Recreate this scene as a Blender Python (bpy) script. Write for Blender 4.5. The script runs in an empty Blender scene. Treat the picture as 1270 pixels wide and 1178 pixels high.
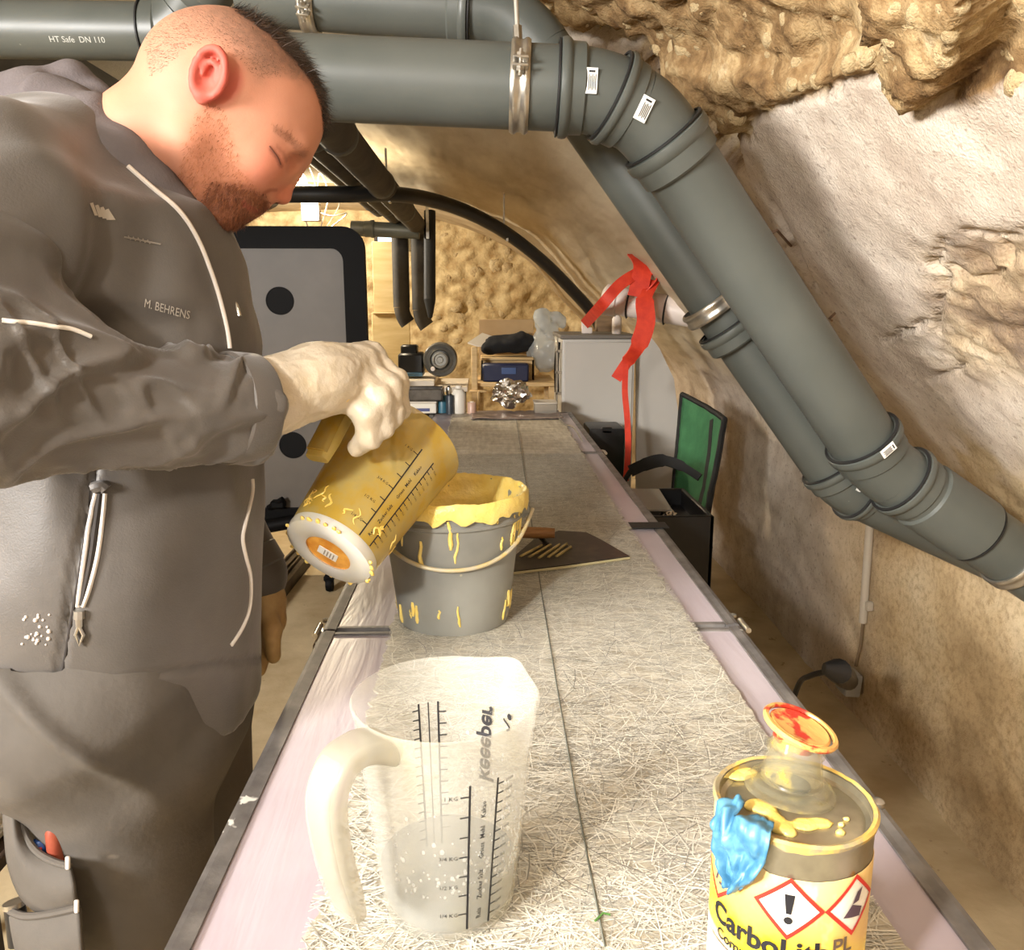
import bpy, bmesh, math, random
import numpy as np
from mathutils import Vector, Matrix, Euler
from mathutils.bvhtree import BVHTree
random.seed(7); np.random.seed(7)
PI = math.pi
S = bpy.context.scene
COL = S.collection

# ------------------------------------------------------------------ camera
FPX, CX, CY = 1030.0, 635.0, 589.0
CAM = np.array([0.0, 0.0, 1.35]); PITCH = math.radians(11.7); YAW = math.radians(1.83)
FW = np.array([math.sin(YAW)*math.cos(PITCH), math.cos(YAW)*math.cos(PITCH), -math.sin(PITCH)])
RT = np.array([math.cos(YAW), -math.sin(YAW), 0.0]); UP = np.cross(RT, FW)
cd = bpy.data.cameras.new('camera'); cam = bpy.data.objects.new('camera', cd); COL.objects.link(cam)
cd.sensor_fit = 'HORIZONTAL'; cd.sensor_width = 36.0; cd.lens = FPX/1270*36; cd.clip_start = 0.02
mw = Matrix.Identity(4)
for r_ in range(3):
    mw[r_][0] = RT[r_]; mw[r_][1] = UP[r_]; mw[r_][2] = -FW[r_]; mw[r_][3] = CAM[r_]
cam.matrix_world = mw; S.camera = cam

# ------------------------------------------------------------------ view, world, lamps
S.view_settings.view_transform = 'Standard'; S.view_settings.look = 'None'
S.view_settings.gamma = 1.0; S.view_settings.use_curve_mapping = False
S.view_settings.exposure = 0.22
S.cycles.max_bounces = 8; S.cycles.transparent_max_bounces = 24
S.cycles.caustics_reflective = False; S.cycles.caustics_refractive = False
wd = bpy.data.worlds.new('world'); S.world = wd; wd.use_nodes = True
wd.node_tree.nodes['Background'].inputs[0].default_value = (0.9, 0.95, 1.0, 1)
wd.node_tree.nodes['Background'].inputs[1].default_value = 0.06

def area(name, loc, aim, size, power, col, spread=180):
    l = bpy.data.lights.new(name, 'AREA'); l.shape = 'DISK'; l.size = size; l.energy = power; l.color = col
    l.spread = math.radians(spread)
    o = bpy.data.objects.new(name, l); COL.objects.link(o); o.location = loc
    o.rotation_euler = (Vector(aim)-Vector(loc)).to_track_quat('-Z', 'Y').to_euler()
    return o
area('left_lamp_light', (-2.35, -0.85, 1.92), (0.5, 1.7, 1.0), 0.8, 240, (1.0, 0.975, 0.945))
area('lower_wall_fill_light', (-0.62, -0.35, 1.66), (1.15, 2.2, 0.62), 0.10, 3.8, (1.0, 0.96, 0.9), 52)  # added narrow beam that brightens the lower right wall, no such lamp known
area('ceiling_lamp_light', (-0.7, -0.1, 1.98), (0.2, 1.4, 0.9), 0.14, 5, (1.0, 0.97, 0.93))
area('rear_fill_light', (-0.55, -1.25, 1.75), (0.3, 2.0, 1.1), 0.8, 6, (1.0, 1.0, 1.0))  # added soft fill from behind the camera, not a ceiling fixture
pl = bpy.data.lights.new('work_bulb_light', 'POINT'); pl.energy = 70; pl.color = (1.0, 0.84, 0.6); pl.shadow_soft_size = 0.05
plo = bpy.data.objects.new('work_bulb_light', pl); COL.objects.link(plo); plo.location = (-1.0, 4.55, 2.0)
area('end_wall_fill_light', (-1.75, 6.2, 1.9), (-.2, 7.4, 1.3), 0.2, 40, (1.0, 0.91, 0.76))  # unseen light added to brighten the end wall

# ------------------------------------------------------------------ helpers
def P(px, py, z):
    return CAM + z*(FW + RT*((px-CX)/FPX) - UP*((py-CY)/FPX))
def ray(px, py): 
    d = FW + RT*((px-CX)/FPX) - UP*((py-CY)/FPX); return d
def PZ(px, py, h):
    d = ray(px, py); return CAM + d*((h-CAM[2])/d[2])
def PY(px, py, y):
    d = ray(px, py); return CAM + d*((y-CAM[1])/d[1])
def proj(V):
    q = np.asarray(V)-CAM; z = q@FW; zz = np.where(z > 0.05, z, 0.05)
    return CX+FPX*(q@RT)/zz, CY-FPX*(q@UP)/zz, z

def lin(c):
    c = np.asarray(c, float)/255.0
    return np.where(c <= 0.04045, c/12.92, ((c+0.055)/1.055)**2.4)
def rgba(c): return tuple(lin(c))+(1.0,)

class NT:
    def __init__(s, name):
        s.m = bpy.data.materials.new(name); s.m.use_nodes = True; s.t = s.m.node_tree
        s.b = s.t.nodes['Principled BSDF']; s.out = s.t.nodes['Material Output']
    def n(s, typ, **kw):
        x = s.t.nodes.new(typ)
        for k, v in kw.items():
            if k.startswith('i_'):
                key = k[2:]; key = int(key) if key.isdigit() else key.replace('_', ' ')
                x.inputs[key].default_value = v
            else: setattr(x, k, v)
        return x
    def l(s, a, b): s.t.links.new(a, b)
    def coord(s, kind='Object'): return s.n('ShaderNodeTexCoord').outputs[kind]
    def noise(s, scale, detail=4, rough=.55, vec=None, dist=0):
        x = s.n('ShaderNodeTexNoise', i_Scale=scale, i_Detail=detail, i_Roughness=rough, i_Distortion=dist)
        s.l(vec if vec is not None else s.coord(), x.inputs['Vector']); return x.outputs['Fac']
    def ramp(s, f, stops):
        r = s.n('ShaderNodeValToRGB'); e = r.color_ramp.elements
        while len(e) < len(stops): e.new(0.5)
        for k, (p, c) in enumerate(stops):
            e[k].position = p; e[k].color = c if len(c) == 4 else rgba(c)
        s.l(f, r.inputs[0]); return r.outputs[0]
    def mix(s, f, a, b):
        x = s.n('ShaderNodeMix', data_type='RGBA')
        for sock, v in ((x.inputs[0], f), (x.inputs[6], a), (x.inputs[7], b)):
            if isinstance(v, (int, float)): sock.default_value = v
            elif isinstance(v, tuple): sock.default_value = v if len(v) == 4 else rgba(v)
            else: s.l(v, sock)
        return x.outputs[2]
    def math(s, op, a, b=0.0, clamp=False):
        x = s.n('ShaderNodeMath', operation=op, use_clamp=clamp)
        for k, v in enumerate((a, b)):
            if isinstance(v, (int, float)): x.inputs[k].default_value = v
            else: s.l(v, x.inputs[k])
        return x.outputs[0]
    def bump(s, h, strength=.3, dist=.01):
        b = s.n('ShaderNodeBump', i_Strength=strength, i_Distance=dist); s.l(h, b.inputs['Height'])
        s.l(b.outputs[0], s.b.inputs['Normal']); return b
    def attr(s, name):
        return s.n('ShaderNodeAttribute', attribute_name=name)
    def scaled(s, vec, sc):
        m = s.n('ShaderNodeMapping'); m.inputs['Scale'].default_value = sc; s.l(vec, m.inputs['Vector']); return m.outputs[0]

def M(name, c1, c2=None, scale=10, rough=.55, metal=0, bump=0, bscale=60, bdist=.004, lo=.35, hi=.65, rvar=0, coat=0, stretch=None, alpha=None, speck=None, speck_scale=30, speck_at=.68, spec=.5):
    k = NT(name); k.b.inputs['Specular IOR Level'].default_value = spec; k.b.inputs['Roughness'].default_value = rough; k.b.inputs['Metallic'].default_value = metal
    vec = k.coord()
    if stretch: vec = k.scaled(vec, stretch)
    colr = None
    if c2 is not None:
        f = k.noise(scale, vec=vec); colr = k.ramp(f, [(lo, c1), (hi, c2)])
        if rvar: 
            rr = k.n('ShaderNodeMapRange', i_3=rough-rvar, i_4=rough+rvar); k.l(f, rr.inputs[0]); k.l(rr.outputs[0], k.b.inputs['Roughness'])
    if speck is not None:
        f2 = k.noise(speck_scale, 3, .6, vec=vec)
        sf = k.ramp(f2, [(speck_at, (0, 0, 0, 1)), (speck_at+.03, (1, 1, 1, 1))])
        colr = k.mix(sf, colr if colr is not None else rgba(c1), rgba(speck))
    if colr is not None: k.l(colr, k.b.inputs['Base Color'])
    else: k.b.inputs['Base Color'].default_value = rgba(c1)
    if bump: k.bump(k.noise(bscale, 4, .6, vec=vec), bump, bdist)
    if coat: k.b.inputs['Coat Weight'].default_value = coat
    return k.m
def emit(name, c, strength):
    k = NT(name); k.b.inputs['Base Color'].default_value = (0, 0, 0, 1)
    k.b.inputs['Emission Color'].default_value = rgba(c); k.b.inputs['Emission Strength'].default_value = strength
    return k.m
def clear(name, c, amount, rough=.25, c2=None, scale=20, translucent=.5, lo=.4, hi=.65, amount2=None):
    """thin see-through plastic: transparent mixed with a coated, partly translucent surface"""
    k = NT(name); k.b.inputs['Roughness'].default_value = rough
    cc = rgba(c)
    f = k.noise(scale, 5, .65) if (c2 is not None or amount2 is not None) else None
    if c2 is not None: cc = k.ramp(f, [(lo, c), (hi, c2)])
    tr = k.n('ShaderNodeBsdfTransparent'); tl = k.n('ShaderNodeBsdfTranslucent')
    mx = k.n('ShaderNodeMixShader', i_0=translucent); m2 = k.n('ShaderNodeMixShader', i_0=amount)
    for s_ in (k.b.inputs['Base Color'], tl.inputs[0]):
        if isinstance(cc, tuple): s_.default_value = cc
        else: k.l(cc, s_)
    if amount2 is not None:
        r = k.n('ShaderNodeMapRange', i_1=lo, i_2=hi, i_3=amount, i_4=amount2); k.l(f, r.inputs[0]); k.l(r.outputs[0], m2.inputs[0])
    k.l(k.b.outputs[0], mx.inputs[1]); k.l(tl.outputs[0], mx.inputs[2])
    k.l(tr.outputs[0], m2.inputs[1]); k.l(mx.outputs[0], m2.inputs[2]); k.l(m2.outputs[0], k.out.inputs[0])
    return k.m

# ---- objects
def root_of(o):
    while o.parent: o = o.parent
    return o
def tag(o, label=None, cat=None, group=None, kind=None):
    if label: o['label'] = label
    if cat: o['category'] = cat
    if group: o['group'] = group
    if kind: o['kind'] = kind
    return o
def empty(name, loc=(0, 0, 0), label=None, cat=None, group=None):
    o = bpy.data.objects.new(name, None); COL.objects.link(o); o.location = tuple(loc); o.empty_display_size = .05
    return tag(o, label, cat, group)
def mk_mesh(name, V, F, mat=None, smooth=True, attrs=None):
    me = bpy.data.meshes.new(name); V = np.asarray(V, np.float32)
    if isinstance(F, np.ndarray):
        n = F.shape[1]; me.vertices.add(len(V)); me.vertices.foreach_set('co', V.ravel())
        me.loops.add(F.size); me.loops.foreach_set('vertex_index', F.astype(np.int32).ravel())
        me.polygons.add(len(F)); me.polygons.foreach_set('loop_start', np.arange(0, F.size, n, dtype=np.int32))
        me.update(calc_edges=True); me.validate()
    else:
        me.from_pydata([tuple(v) for v in V.tolist()], [], [list(f) for f in F])
    if smooth:
        me.polygons.foreach_set('use_smooth', np.ones(len(me.polygons), bool))
        if smooth != 'all':
            try: me.set_sharp_from_angle(angle=math.radians(38 if smooth is True else smooth))
            except Exception: pass
    if mat:
        for m in (mat if isinstance(mat, (list, tuple)) else [mat]): me.materials.append(m)
    if attrs:
        for k, a in attrs.items():
            ca = me.color_attributes.new(k, 'FLOAT_COLOR', 'POINT')
            ca.data.foreach_set('color', np.asarray(a, np.float32).ravel())
    return me
def obj(name, vf, mat=None, parent=None, world=True, smooth=True, attrs=None, kind=None, origin=None):
    V, F = vf; V = np.array(V, float)
    if parent is not None:
        if world: V = V-np.array(root_of(parent).location)
        loc = (0, 0, 0)
    else:
        if origin is None:
            lo, hi = V.min(0), V.max(0); origin = np.array([(lo[0]+hi[0])/2, (lo[1]+hi[1])/2, lo[2]])
        loc = origin; V = V-np.array(origin)
    o = bpy.data.objects.new(name, mk_mesh(name, V, F, mat, smooth, attrs)); COL.objects.link(o)
    o.location = tuple(loc)
    if parent is not None: o.parent = parent
    if kind: o['kind'] = kind
    return o
def inst(o, parent, M4, name=None):
    c = o.copy(); COL.objects.link(c); c.parent = parent; c.matrix_local = M4; return c
def copy_tree(o, parent=None):
    c = o.copy(); COL.objects.link(c); c.parent = parent
    for ch in list(o.children): copy_tree(ch, c)
    return c

# ---- shapes: each returns (V, F)
def join(*parts):
    Vs, Fs, n = [], [], 0
    for V, F in parts:
        V = np.asarray(V, float); Vs.append(V)
        Fs += [[i+n for i in f] for f in (F.tolist() if isinstance(F, np.ndarray) else F)]; n += len(V)
    return np.vstack(Vs), Fs
def xf(vf, M4):
    V = np.asarray(vf[0], float); A = np.array(M4); return V@A[:3, :3].T+A[:3, 3], vf[1]
def mv(vf, d): return np.asarray(vf[0], float)+np.array(d), vf[1]
def rotz(a): return Matrix.Rotation(a, 4, 'Z')
def frame(z, xh=(0, 0, 1)):
    z = np.array(z, float); z /= np.linalg.norm(z); x = np.array(xh, float); x = x-z*(x@z)
    if np.linalg.norm(x) < 1e-4: x = np.array([1.0, 0, 0]); x = x-z*(x@z)
    x /= np.linalg.norm(x); y = np.cross(z, x); return x, y, z
def T4(o, x, y, z):
    m = Matrix.Identity(4)
    for r in range(3): m[r][0], m[r][1], m[r][2], m[r][3] = x[r], y[r], z[r], o[r]
    return m
def axis4(a, b, xh=(0, 0, 1)):
    a = np.array(a, float); b = np.array(b, float); return T4(a, *frame(b-a, xh))
def bev(size, bevel=.004, seg=2, c=(0, 0, 0)):
    bm = bmesh.new(); bmesh.ops.create_cube(bm, size=1.0)
    for v in bm.verts: v.co = Vector((v.co.x*size[0], v.co.y*size[1], v.co.z*size[2]))
    if bevel: bmesh.ops.bevel(bm, geom=bm.edges[:], offset=min(bevel, min(size)*.45), segments=seg, affect='EDGES', profile=.6)
    bm.verts.index_update()
    V = np.array([v.co[:] for v in bm.verts])+np.array(c); F = [[v.index for v in f.verts] for f in bm.faces]; bm.free(); return V, F
def box3(lo, hi, bevel=.004, seg=1):
    lo = np.array(lo, float); hi = np.array(hi, float); return bev(tuple(np.abs(hi-lo)), bevel, seg, (lo+hi)/2)
def lathe(prof, n=40):
    a = np.linspace(0, 2*PI, n, endpoint=False); V = []
    for r, z in prof: V.append(np.stack([max(r, 1e-5)*np.cos(a), max(r, 1e-5)*np.sin(a), np.full(n, z)], 1))
    V = np.vstack(V); F = []
    for i in range(len(prof)-1):
        for j in range(n):
            k = (j+1) % n; F.append([i*n+j, i*n+k, (i+1)*n+k, (i+1)*n+j])
    return V, F
def closed_lathe(prof, n=40): return lathe(list(prof)+[prof[0]], n)
def sweep(pts, sect, up=(0, 0, 1), scale=None, cap=True, closed=False):
    """sect: list of 2D points (closed loop), pts: path"""
    pts = np.asarray(pts, float); m = len(sect); V = []; n = len(pts); sect = np.asarray(sect, float)
    tang = np.gradient(pts, axis=0) if not closed else (np.roll(pts, -1, 0)-np.roll(pts, 1, 0))
    x = None
    for i in range(n):
        t = tang[i]/max(np.linalg.norm(tang[i]), 1e-9)
        if x is None: x, y, _ = frame(t, up)
        else:
            x = x-t*(x@t); x /= max(np.linalg.norm(x), 1e-9); y = np.cross(t, x)
        s = 1.0 if scale is None else scale[i]
        V.append(pts[i]+np.outer(sect[:, 0]*s, x)+np.outer(sect[:, 1]*s, y))
    V = np.vstack(V); F = []
    for i in range(n if closed else n-1):
        i2 = (i+1) % n
        for j in range(m):
            k = (j+1) % m; F.append([i*m+j, i*m+k, i2*m+k, i2*m+j])
    if cap and not closed: F += [list(range(m))[::-1], [(n-1)*m+j for j in range(m)]]
    return V, F
def circ(r, n=16, ry=None): return [(r*math.cos(2*PI*k/n), (ry or r)*math.sin(2*PI*k/n)) for k in range(n)]
def rrect(w, h, r, n=4):
    out = []
    for cx, cy, a0 in ((w/2-r, h/2-r, 0), (-w/2+r, h/2-r, 90), (-w/2+r, -h/2+r, 180), (w/2-r, -h/2+r, 270)):
        for k in range(n+1):
            a = math.radians(a0+90*k/n); out.append((cx+r*math.cos(a), cy+r*math.sin(a)))
    return out
def spline(pts, n=12, closed=False):
    p = np.asarray(pts, float); out = []; m = len(p)
    for i in range(m if closed else m-1):
        g = lambda k: p[k % m] if closed else p[min(max(k, 0), m-1)]
        p0, p1, p2, p3 = g(i-1), g(i), g(i+1), g(i+2)
        for t in np.linspace(0, 1, n, endpoint=False):
            out.append(.5*((2*p1)+(-p0+p2)*t+(2*p0-5*p1+4*p2-p3)*t*t+(-p0+3*p1-3*p2+p3)*t**3))
    if not closed: out.append(p[-1])
    return np.array(out)
def tube(pts, r, n=14, up=(0, 0, 1), smooth_n=0, scale=None):
    if smooth_n: pts = spline(pts, smooth_n)
    return sweep(pts, circ(r, n), up, scale)
def ribbon(pts, widths, dirs, th=.0015):
    """flat strip: pts path, width direction per point"""
    pts = np.asarray(pts, float); n = len(pts); V = []; tang = np.gradient(pts, axis=0)
    for i in range(n):
        d = np.array(dirs[i] if len(np.shape(dirs)) > 1 else dirs, float); t = tang[i]/np.linalg.norm(tang[i]); d = d-t*(d@t); d /= np.linalg.norm(d)
        nn = np.cross(t, d); w = widths[i] if np.ndim(widths) else widths
        for a, b in ((-1, -1), (1, -1), (1, 1), (-1, 1)): V.append(pts[i]+d*a*w/2+nn*b*th/2)
    F = []
    for i in range(n-1):
        for j in range(4): k = (j+1) % 4; F.append([i*4+j, i*4+k, i*4+4+k, i*4+4+j])
    F += [[3, 2, 1, 0], [n*4-4, n*4-3, n*4-2, n*4-1]]; return np.array(V), F
def prism(poly, d, n0=None):
    """extrude a 3D polygon by vector d"""
    p = np.asarray(poly, float); m = len(p); V = np.vstack([p, p+np.array(d)])
    F = [list(range(m))[::-1], list(range(m, 2*m))]+[[j, (j+1) % m, m+(j+1) % m, m+j] for j in range(m)]; return V, F
def text_mesh(s, size=1.0, extrude=0.0, align='LEFT', bold=0.0, res=3):
    c = bpy.data.curves.new('t', 'FONT'); c.body = s; c.size = size; c.extrude = extrude; c.align_x = align; c.offset = bold; c.resolution_u = res
    o = bpy.data.objects.new('t', c); COL.objects.link(o); dg = bpy.context.evaluated_depsgraph_get(); dg.update()
    me = o.evaluated_get(dg).to_mesh(); V = np.array([v.co[:] for v in me.vertices]).reshape(-1, 3); F = [list(p.vertices) for p in me.polygons]
    o.evaluated_get(dg).to_mesh_clear(); bpy.data.objects.remove(o); bpy.data.curves.remove(c); return V, F
def subdiv_long(vf, maxlen):
    bm = bmesh.new(); vs = [bm.verts.new(tuple(v)) for v in vf[0]]
    for f in vf[1]:
        try: bm.faces.new([vs[i] for i in f])
        except Exception: pass
    bmesh.ops.triangulate(bm, faces=bm.faces[:])
    for _ in range(4):
        e = [x for x in bm.edges if x.calc_length() > maxlen]
        if not e: break
        bmesh.ops.subdivide_edges(bm, edges=e, cuts=1, use_grid_fill=False); bmesh.ops.triangulate(bm, faces=[f for f in bm.faces if len(f.verts) > 3])
    bm.verts.index_update(); V = np.array([v.co[:] for v in bm.verts]); F = [[v.index for v in f.verts] for f in bm.faces]; bm.free(); return V, F

# ---- noise
def _h(ix, iy, iz):
    n = (ix.astype(np.int64)*374761393+iy.astype(np.int64)*668265263+iz.astype(np.int64)*2147483647) & 0xffffffff
    n = ((n ^ (n >> 13))*1274126177) & 0xffffffff; n = (n ^ (n >> 16)) & 0xffffff
    return n/float(0xffffff)
def vnoise(p):
    p = np.asarray(p, float); i = np.floor(p).astype(np.int64); f = p-i; f = f*f*(3-2*f); r = 0
    for dx in (0, 1):
        for dy in (0, 1):
            for dz in (0, 1):
                w = (f[..., 0] if dx else 1-f[..., 0])*(f[..., 1] if dy else 1-f[..., 1])*(f[..., 2] if dz else 1-f[..., 2])
                r = r+w*_h(i[..., 0]+dx, i[..., 1]+dy, i[..., 2]+dz)
    return r*2-1
def fbm(p, oct=4, gain=.5):
    p = np.asarray(p, float); a, r, s = 1.0, 0, 0
    for k in range(oct): r = r+a*vnoise(p*2**k+17.3*k); s += a; a *= gain
    return r/s
def worley(p):
    p = np.asarray(p, float); i = np.floor(p).astype(np.int64); d1 = np.full(p.shape[:-1], 9.0); d2 = d1.copy()
    for dx in (-1, 0, 1):
        for dy in (-1, 0, 1):
            for dz in (-1, 0, 1):
                a, b, c = i[..., 0]+dx, i[..., 1]+dy, i[..., 2]+dz
                q = np.stack([a+_h(a, b, c), b+_h(a+91, b, c), c+_h(a, b+57, c)], -1); d = np.linalg.norm(q-p, axis=-1)
                n1 = np.minimum(d1, d); d2 = np.minimum(np.maximum(d1, d), d2); d1 = n1
    return d1, d2
def sstep(a, b, x):
    t = np.clip((x-a)/(b-a), 0, 1); return t*t*(3-2*t)
def poly_sd(px, py, poly):
    """signed distance in pixels, negative inside"""
    d = np.full(px.shape, 1e9); ins = np.zeros(px.shape, bool); n = len(poly)
    for k in range(n):
        ax, ay = poly[k]; bx, by = poly[(k+1) % n]; ex, ey = bx-ax, by-ay
        t = np.clip(((px-ax)*ex+(py-ay)*ey)/(ex*ex+ey*ey), 0, 1); d = np.minimum(d, np.hypot(px-ax-t*ex, py-ay-t*ey))
        c = ((ay > py) != (by > py)); ins ^= c & (px < (ex)*(py-ay)/(ey if ey else 1e-9)+ax)
    return np.where(ins, -d, d)
def line_d(px, py, pts):
    d = np.full(px.shape, 1e9)
    for (ax, ay), (bx, by) in zip(pts[:-1], pts[1:]):
        ex, ey = bx-ax, by-ay; t = np.clip(((px-ax)*ex+(py-ay)*ey)/(ex*ex+ey*ey), 0, 1); d = np.minimum(d, np.hypot(px-ax-t*ex, py-ay-t*ey))
    return d

# ---- implicit modelling: fields on a rectilinear grid, turned into quads by surface nets
def axis_grid(lo, hi, flo=None, fhi=None, fine=.003, coarse=.012):
    if flo is None: return np.linspace(lo, hi, int(math.ceil((hi-lo)/fine))+1)
    flo, fhi = max(lo, flo), min(hi, fhi); a = []
    if flo-lo > 1e-6: a += list(np.linspace(lo, flo, max(2, int(math.ceil((flo-lo)/coarse))+1))[:-1])
    a += list(np.linspace(flo, fhi, int(math.ceil((fhi-flo)/fine))+1))
    if hi-fhi > 1e-6: a += list(np.linspace(fhi, hi, max(2, int(math.ceil((hi-fhi)/coarse))+1))[1:])
    return np.array(a)
class Field:
    def __init__(s, xs, ys, zs):
        s.ax = (xs, ys, zs); s.v = np.full((len(xs), len(ys), len(zs)), 1.0, np.float32)
    def _sub(s, lo, hi):
        sl = tuple(slice(max(0, np.searchsorted(a, l)-1), np.searchsorted(a, h)+1) for a, l, h in zip(s.ax, lo, hi))
        g = np.meshgrid(*[a[q] for a, q in zip(s.ax, sl)], indexing='ij'); return sl, np.stack(g, -1)
    def put(s, fn, lo, hi, k=.01, op='add'):
        sl, p = s._sub(np.array(lo), np.array(hi))
        if p.size == 0: return
        d = fn(p).astype(np.float32); a = s.v[sl]
        if op == 'sub': d = -d; h = np.clip(.5-.5*(d-a)/k, 0, 1); s.v[sl] = a*h+d*(1-h)+k*h*(1-h); return
        h = np.clip(.5+.5*(a-d)/k, 0, 1); s.v[sl] = d*h+a*(1-h)-k*h*(1-h)
    def capsule(s, a, b, ra, rb=None, k=.01, op='add', flat=None):
        a = np.array(a, float); b = np.array(b, float); rb = ra if rb is None else rb; m = max(ra, rb)+k+.012
        def fn(p):
            e = b-a; q = p-a; h = np.clip((q@e)/max(e@e, 1e-12), 0, 1); d = q-h[..., None]*e
            if flat is not None:
                n, f = flat; dn = d@n; d = d+np.outer(dn.ravel(), n).reshape(d.shape)*(f-1)
            return np.linalg.norm(d, axis=-1)-(ra+(rb-ra)*h)
        s.put(fn, np.minimum(a, b)-m, np.maximum(a, b)+m, k, op)
    def chain(s, pts, rs, k=.008):
        for i in range(len(pts)-1): s.capsule(pts[i], pts[i+1], rs[i], rs[i+1], k)
    def ellipsoid(s, c, ax, r, k=.01, op='add'):
        c = np.array(c, float); A = np.array(ax, float); r = np.array(r, float); m = r.max()+k+.012
        def fn(p):
            q = (p-c)@A.T; k0 = np.linalg.norm(q/r, axis=-1); k1 = np.linalg.norm(q/(r*r), axis=-1); return k0*(k0-1)/np.maximum(k1, 1e-6)
        s.put(fn, c-m, c+m, k, op)
    def mesh(s, smooth=1, disp=None):
        v = s.v; nx, ny, nz = v.shape; ins = v < 0
        cnt = np.zeros((nx-1, ny-1, nz-1), np.int8)
        for dx in (0, 1):
            for dy in (0, 1):
                for dz in (0, 1): cnt += ins[dx:nx-1+dx, dy:ny-1+dy, dz:nz-1+dz]
        act = (cnt > 0) & (cnt < 8); idx = np.argwhere(act); n = len(idx)
        lut = np.full(act.shape, -1, np.int32); lut[act] = np.arange(n)
        acc = np.zeros((n, 3)); wt = np.zeros(n); i0, j0, k0 = idx.T
        cs = [(a, b, c) for a in (0, 1) for b in (0, 1) for c in (0, 1)]
        val = {c: v[i0+c[0], j0+c[1], k0+c[2]].astype(float) for c in cs}
        for a in cs:
            for ax in range(3):
                if a[ax] == 0:
                    b = list(a); b[ax] = 1; b = tuple(b); va, vb = val[a], val[b]; x = (va < 0) != (vb < 0)
                    t = np.where(x, va/np.where(x, va-vb, 1), 0); pos = np.tile(np.array(a, float), (n, 1)); pos[:, ax] += t
                    acc += pos*x[:, None]; wt += x
        g = idx+acc/wt[:, None]
        V = np.stack([np.interp(g[:, q], np.arange(len(s.ax[q])), s.ax[q]) for q in range(3)], 1)
        Q = []
        for ax in range(3):
            o1, o2 = [(1, 2), (2, 0), (0, 1)][ax]
            sh = [nx, ny, nz]; s0 = [slice(None)]*3; s1 = [slice(None)]*3
            s0[ax] = slice(0, sh[ax]-1); s1[ax] = slice(1, sh[ax])
            for o in (o1, o2): s0[o] = slice(1, sh[o]-1); s1[o] = slice(1, sh[o]-1)
            a, b = ins[tuple(s0)], ins[tuple(s1)]
            for flip in (0, 1):
                e = np.argwhere((a & ~b) if not flip else (~a & b)); 
                if len(e) == 0: continue
                e[:, o1] += 1; e[:, o2] += 1
                def cell(d1, d2):
                    q = e.copy(); q[:, o1] += d1; q[:, o2] += d2; return lut[q[:, 0], q[:, 1], q[:, 2]]
                q = np.stack([cell(-1, -1), cell(0, -1), cell(0, 0), cell(-1, 0)], 1)
                Q.append(q[:, ::-1] if flip else q)
        Q = np.vstack(Q)
        for _ in range(smooth):
            sm = np.zeros_like(V); c = np.zeros(n)
            for k in range(4):
                np.add.at(sm, Q[:, k], V[Q[:, (k+1) % 4]]+V[Q[:, (k-1) % 4]]); np.add.at(c, Q[:, k], 2)
            V = V*.4+sm/c[:, None]*.6
        if disp is not None:
            nv = vert_normals(V, Q); V = V+nv*disp(V, nv)[:, None]
        return V, Q
def vert_normals(V, Q):
    fn = np.cross(V[Q[:, 2]]-V[Q[:, 0]], V[Q[:, 3]]-V[Q[:, 1]]); nv = np.zeros_like(V)
    for k in range(4): np.add.at(nv, Q[:, k], fn)
    return nv/np.maximum(np.linalg.norm(nv, axis=1, keepdims=True), 1e-12)
def bvh_of(V, F): return BVHTree.FromPolygons([tuple(v) for v in np.asarray(V).tolist()], F.tolist() if isinstance(F, np.ndarray) else F)
def hit(bvh, px, py, off=.001):
    d = ray(px, py); d = d/np.linalg.norm(d); r = bvh.ray_cast(Vector(CAM), Vector(d))
    if r[0] is None: return None, None
    n = np.array(r[1]); n = n if n@d < 0 else -n
    return np.array(r[0])+n*off, n
# ================================================================== SETTING
def wall_material():
    k = NT('plaster_and_rubble'); at = k.attr('zones'); sp = k.n('ShaderNodeSeparateColor'); k.l(at.outputs['Color'], sp.inputs[0])
    v = k.coord()
    n1 = k.noise(9, 6, .65, v); n2 = k.noise(60, 4, .7, v); n3 = k.noise(2.2, 4, .6, v)
    plaster = k.ramp(n1, [(.3, (190, 174, 158)), (.5, (212, 198, 182)), (.7, (224, 213, 199))])
    plaster = k.mix(k.ramp(n2, [(.56, (0, 0, 0, 1)), (.7, (1, 1, 1, 1))]), plaster, rgba((168, 150, 134)))
    rub = k.ramp(n1, [(.33, (76, 54, 34)), (.46, (142, 114, 78)), (.59, (186, 160, 118)), (.75, (216, 199, 166))])
    rub = k.mix(k.ramp(n2, [(.5, (0, 0, 0, 1)), (.75, (.8, .8, .8, 1))]), rub, rgba((122, 92, 56)))
    low = k.ramp(n3, [(.3, (150, 126, 92)), (.5, (196, 172, 134)), (.68, (216, 198, 166))])
    low = k.mix(k.ramp(n2, [(.45, (0, 0, 0, 1)), (.75, (.7, .7, .7, 1))]), low, rgba((134, 108, 74)))
    vault = k.ramp(k.noise(3.5, 5, .6, k.scaled(v, (1, .25, 1))), [(.3, (172, 154, 126)), (.55, (198, 183, 156)), (.72, (212, 199, 174))])
    c = k.mix(sp.outputs[2], plaster, vault); c = k.mix(sp.outputs[1], c, low); c = k.mix(sp.outputs[0], c, rub)
    k.l(c, k.b.inputs['Base Color']); k.b.inputs['Roughness'].default_value = .92; k.b.inputs['Specular IOR Level'].default_value = .2
    h = k.math('ADD', k.math('MULTIPLY', n2, .6), k.noise(190, 3, .6, v)); k.bump(h, .55, .006)
    return k.m
MWALL = wall_material()
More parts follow.
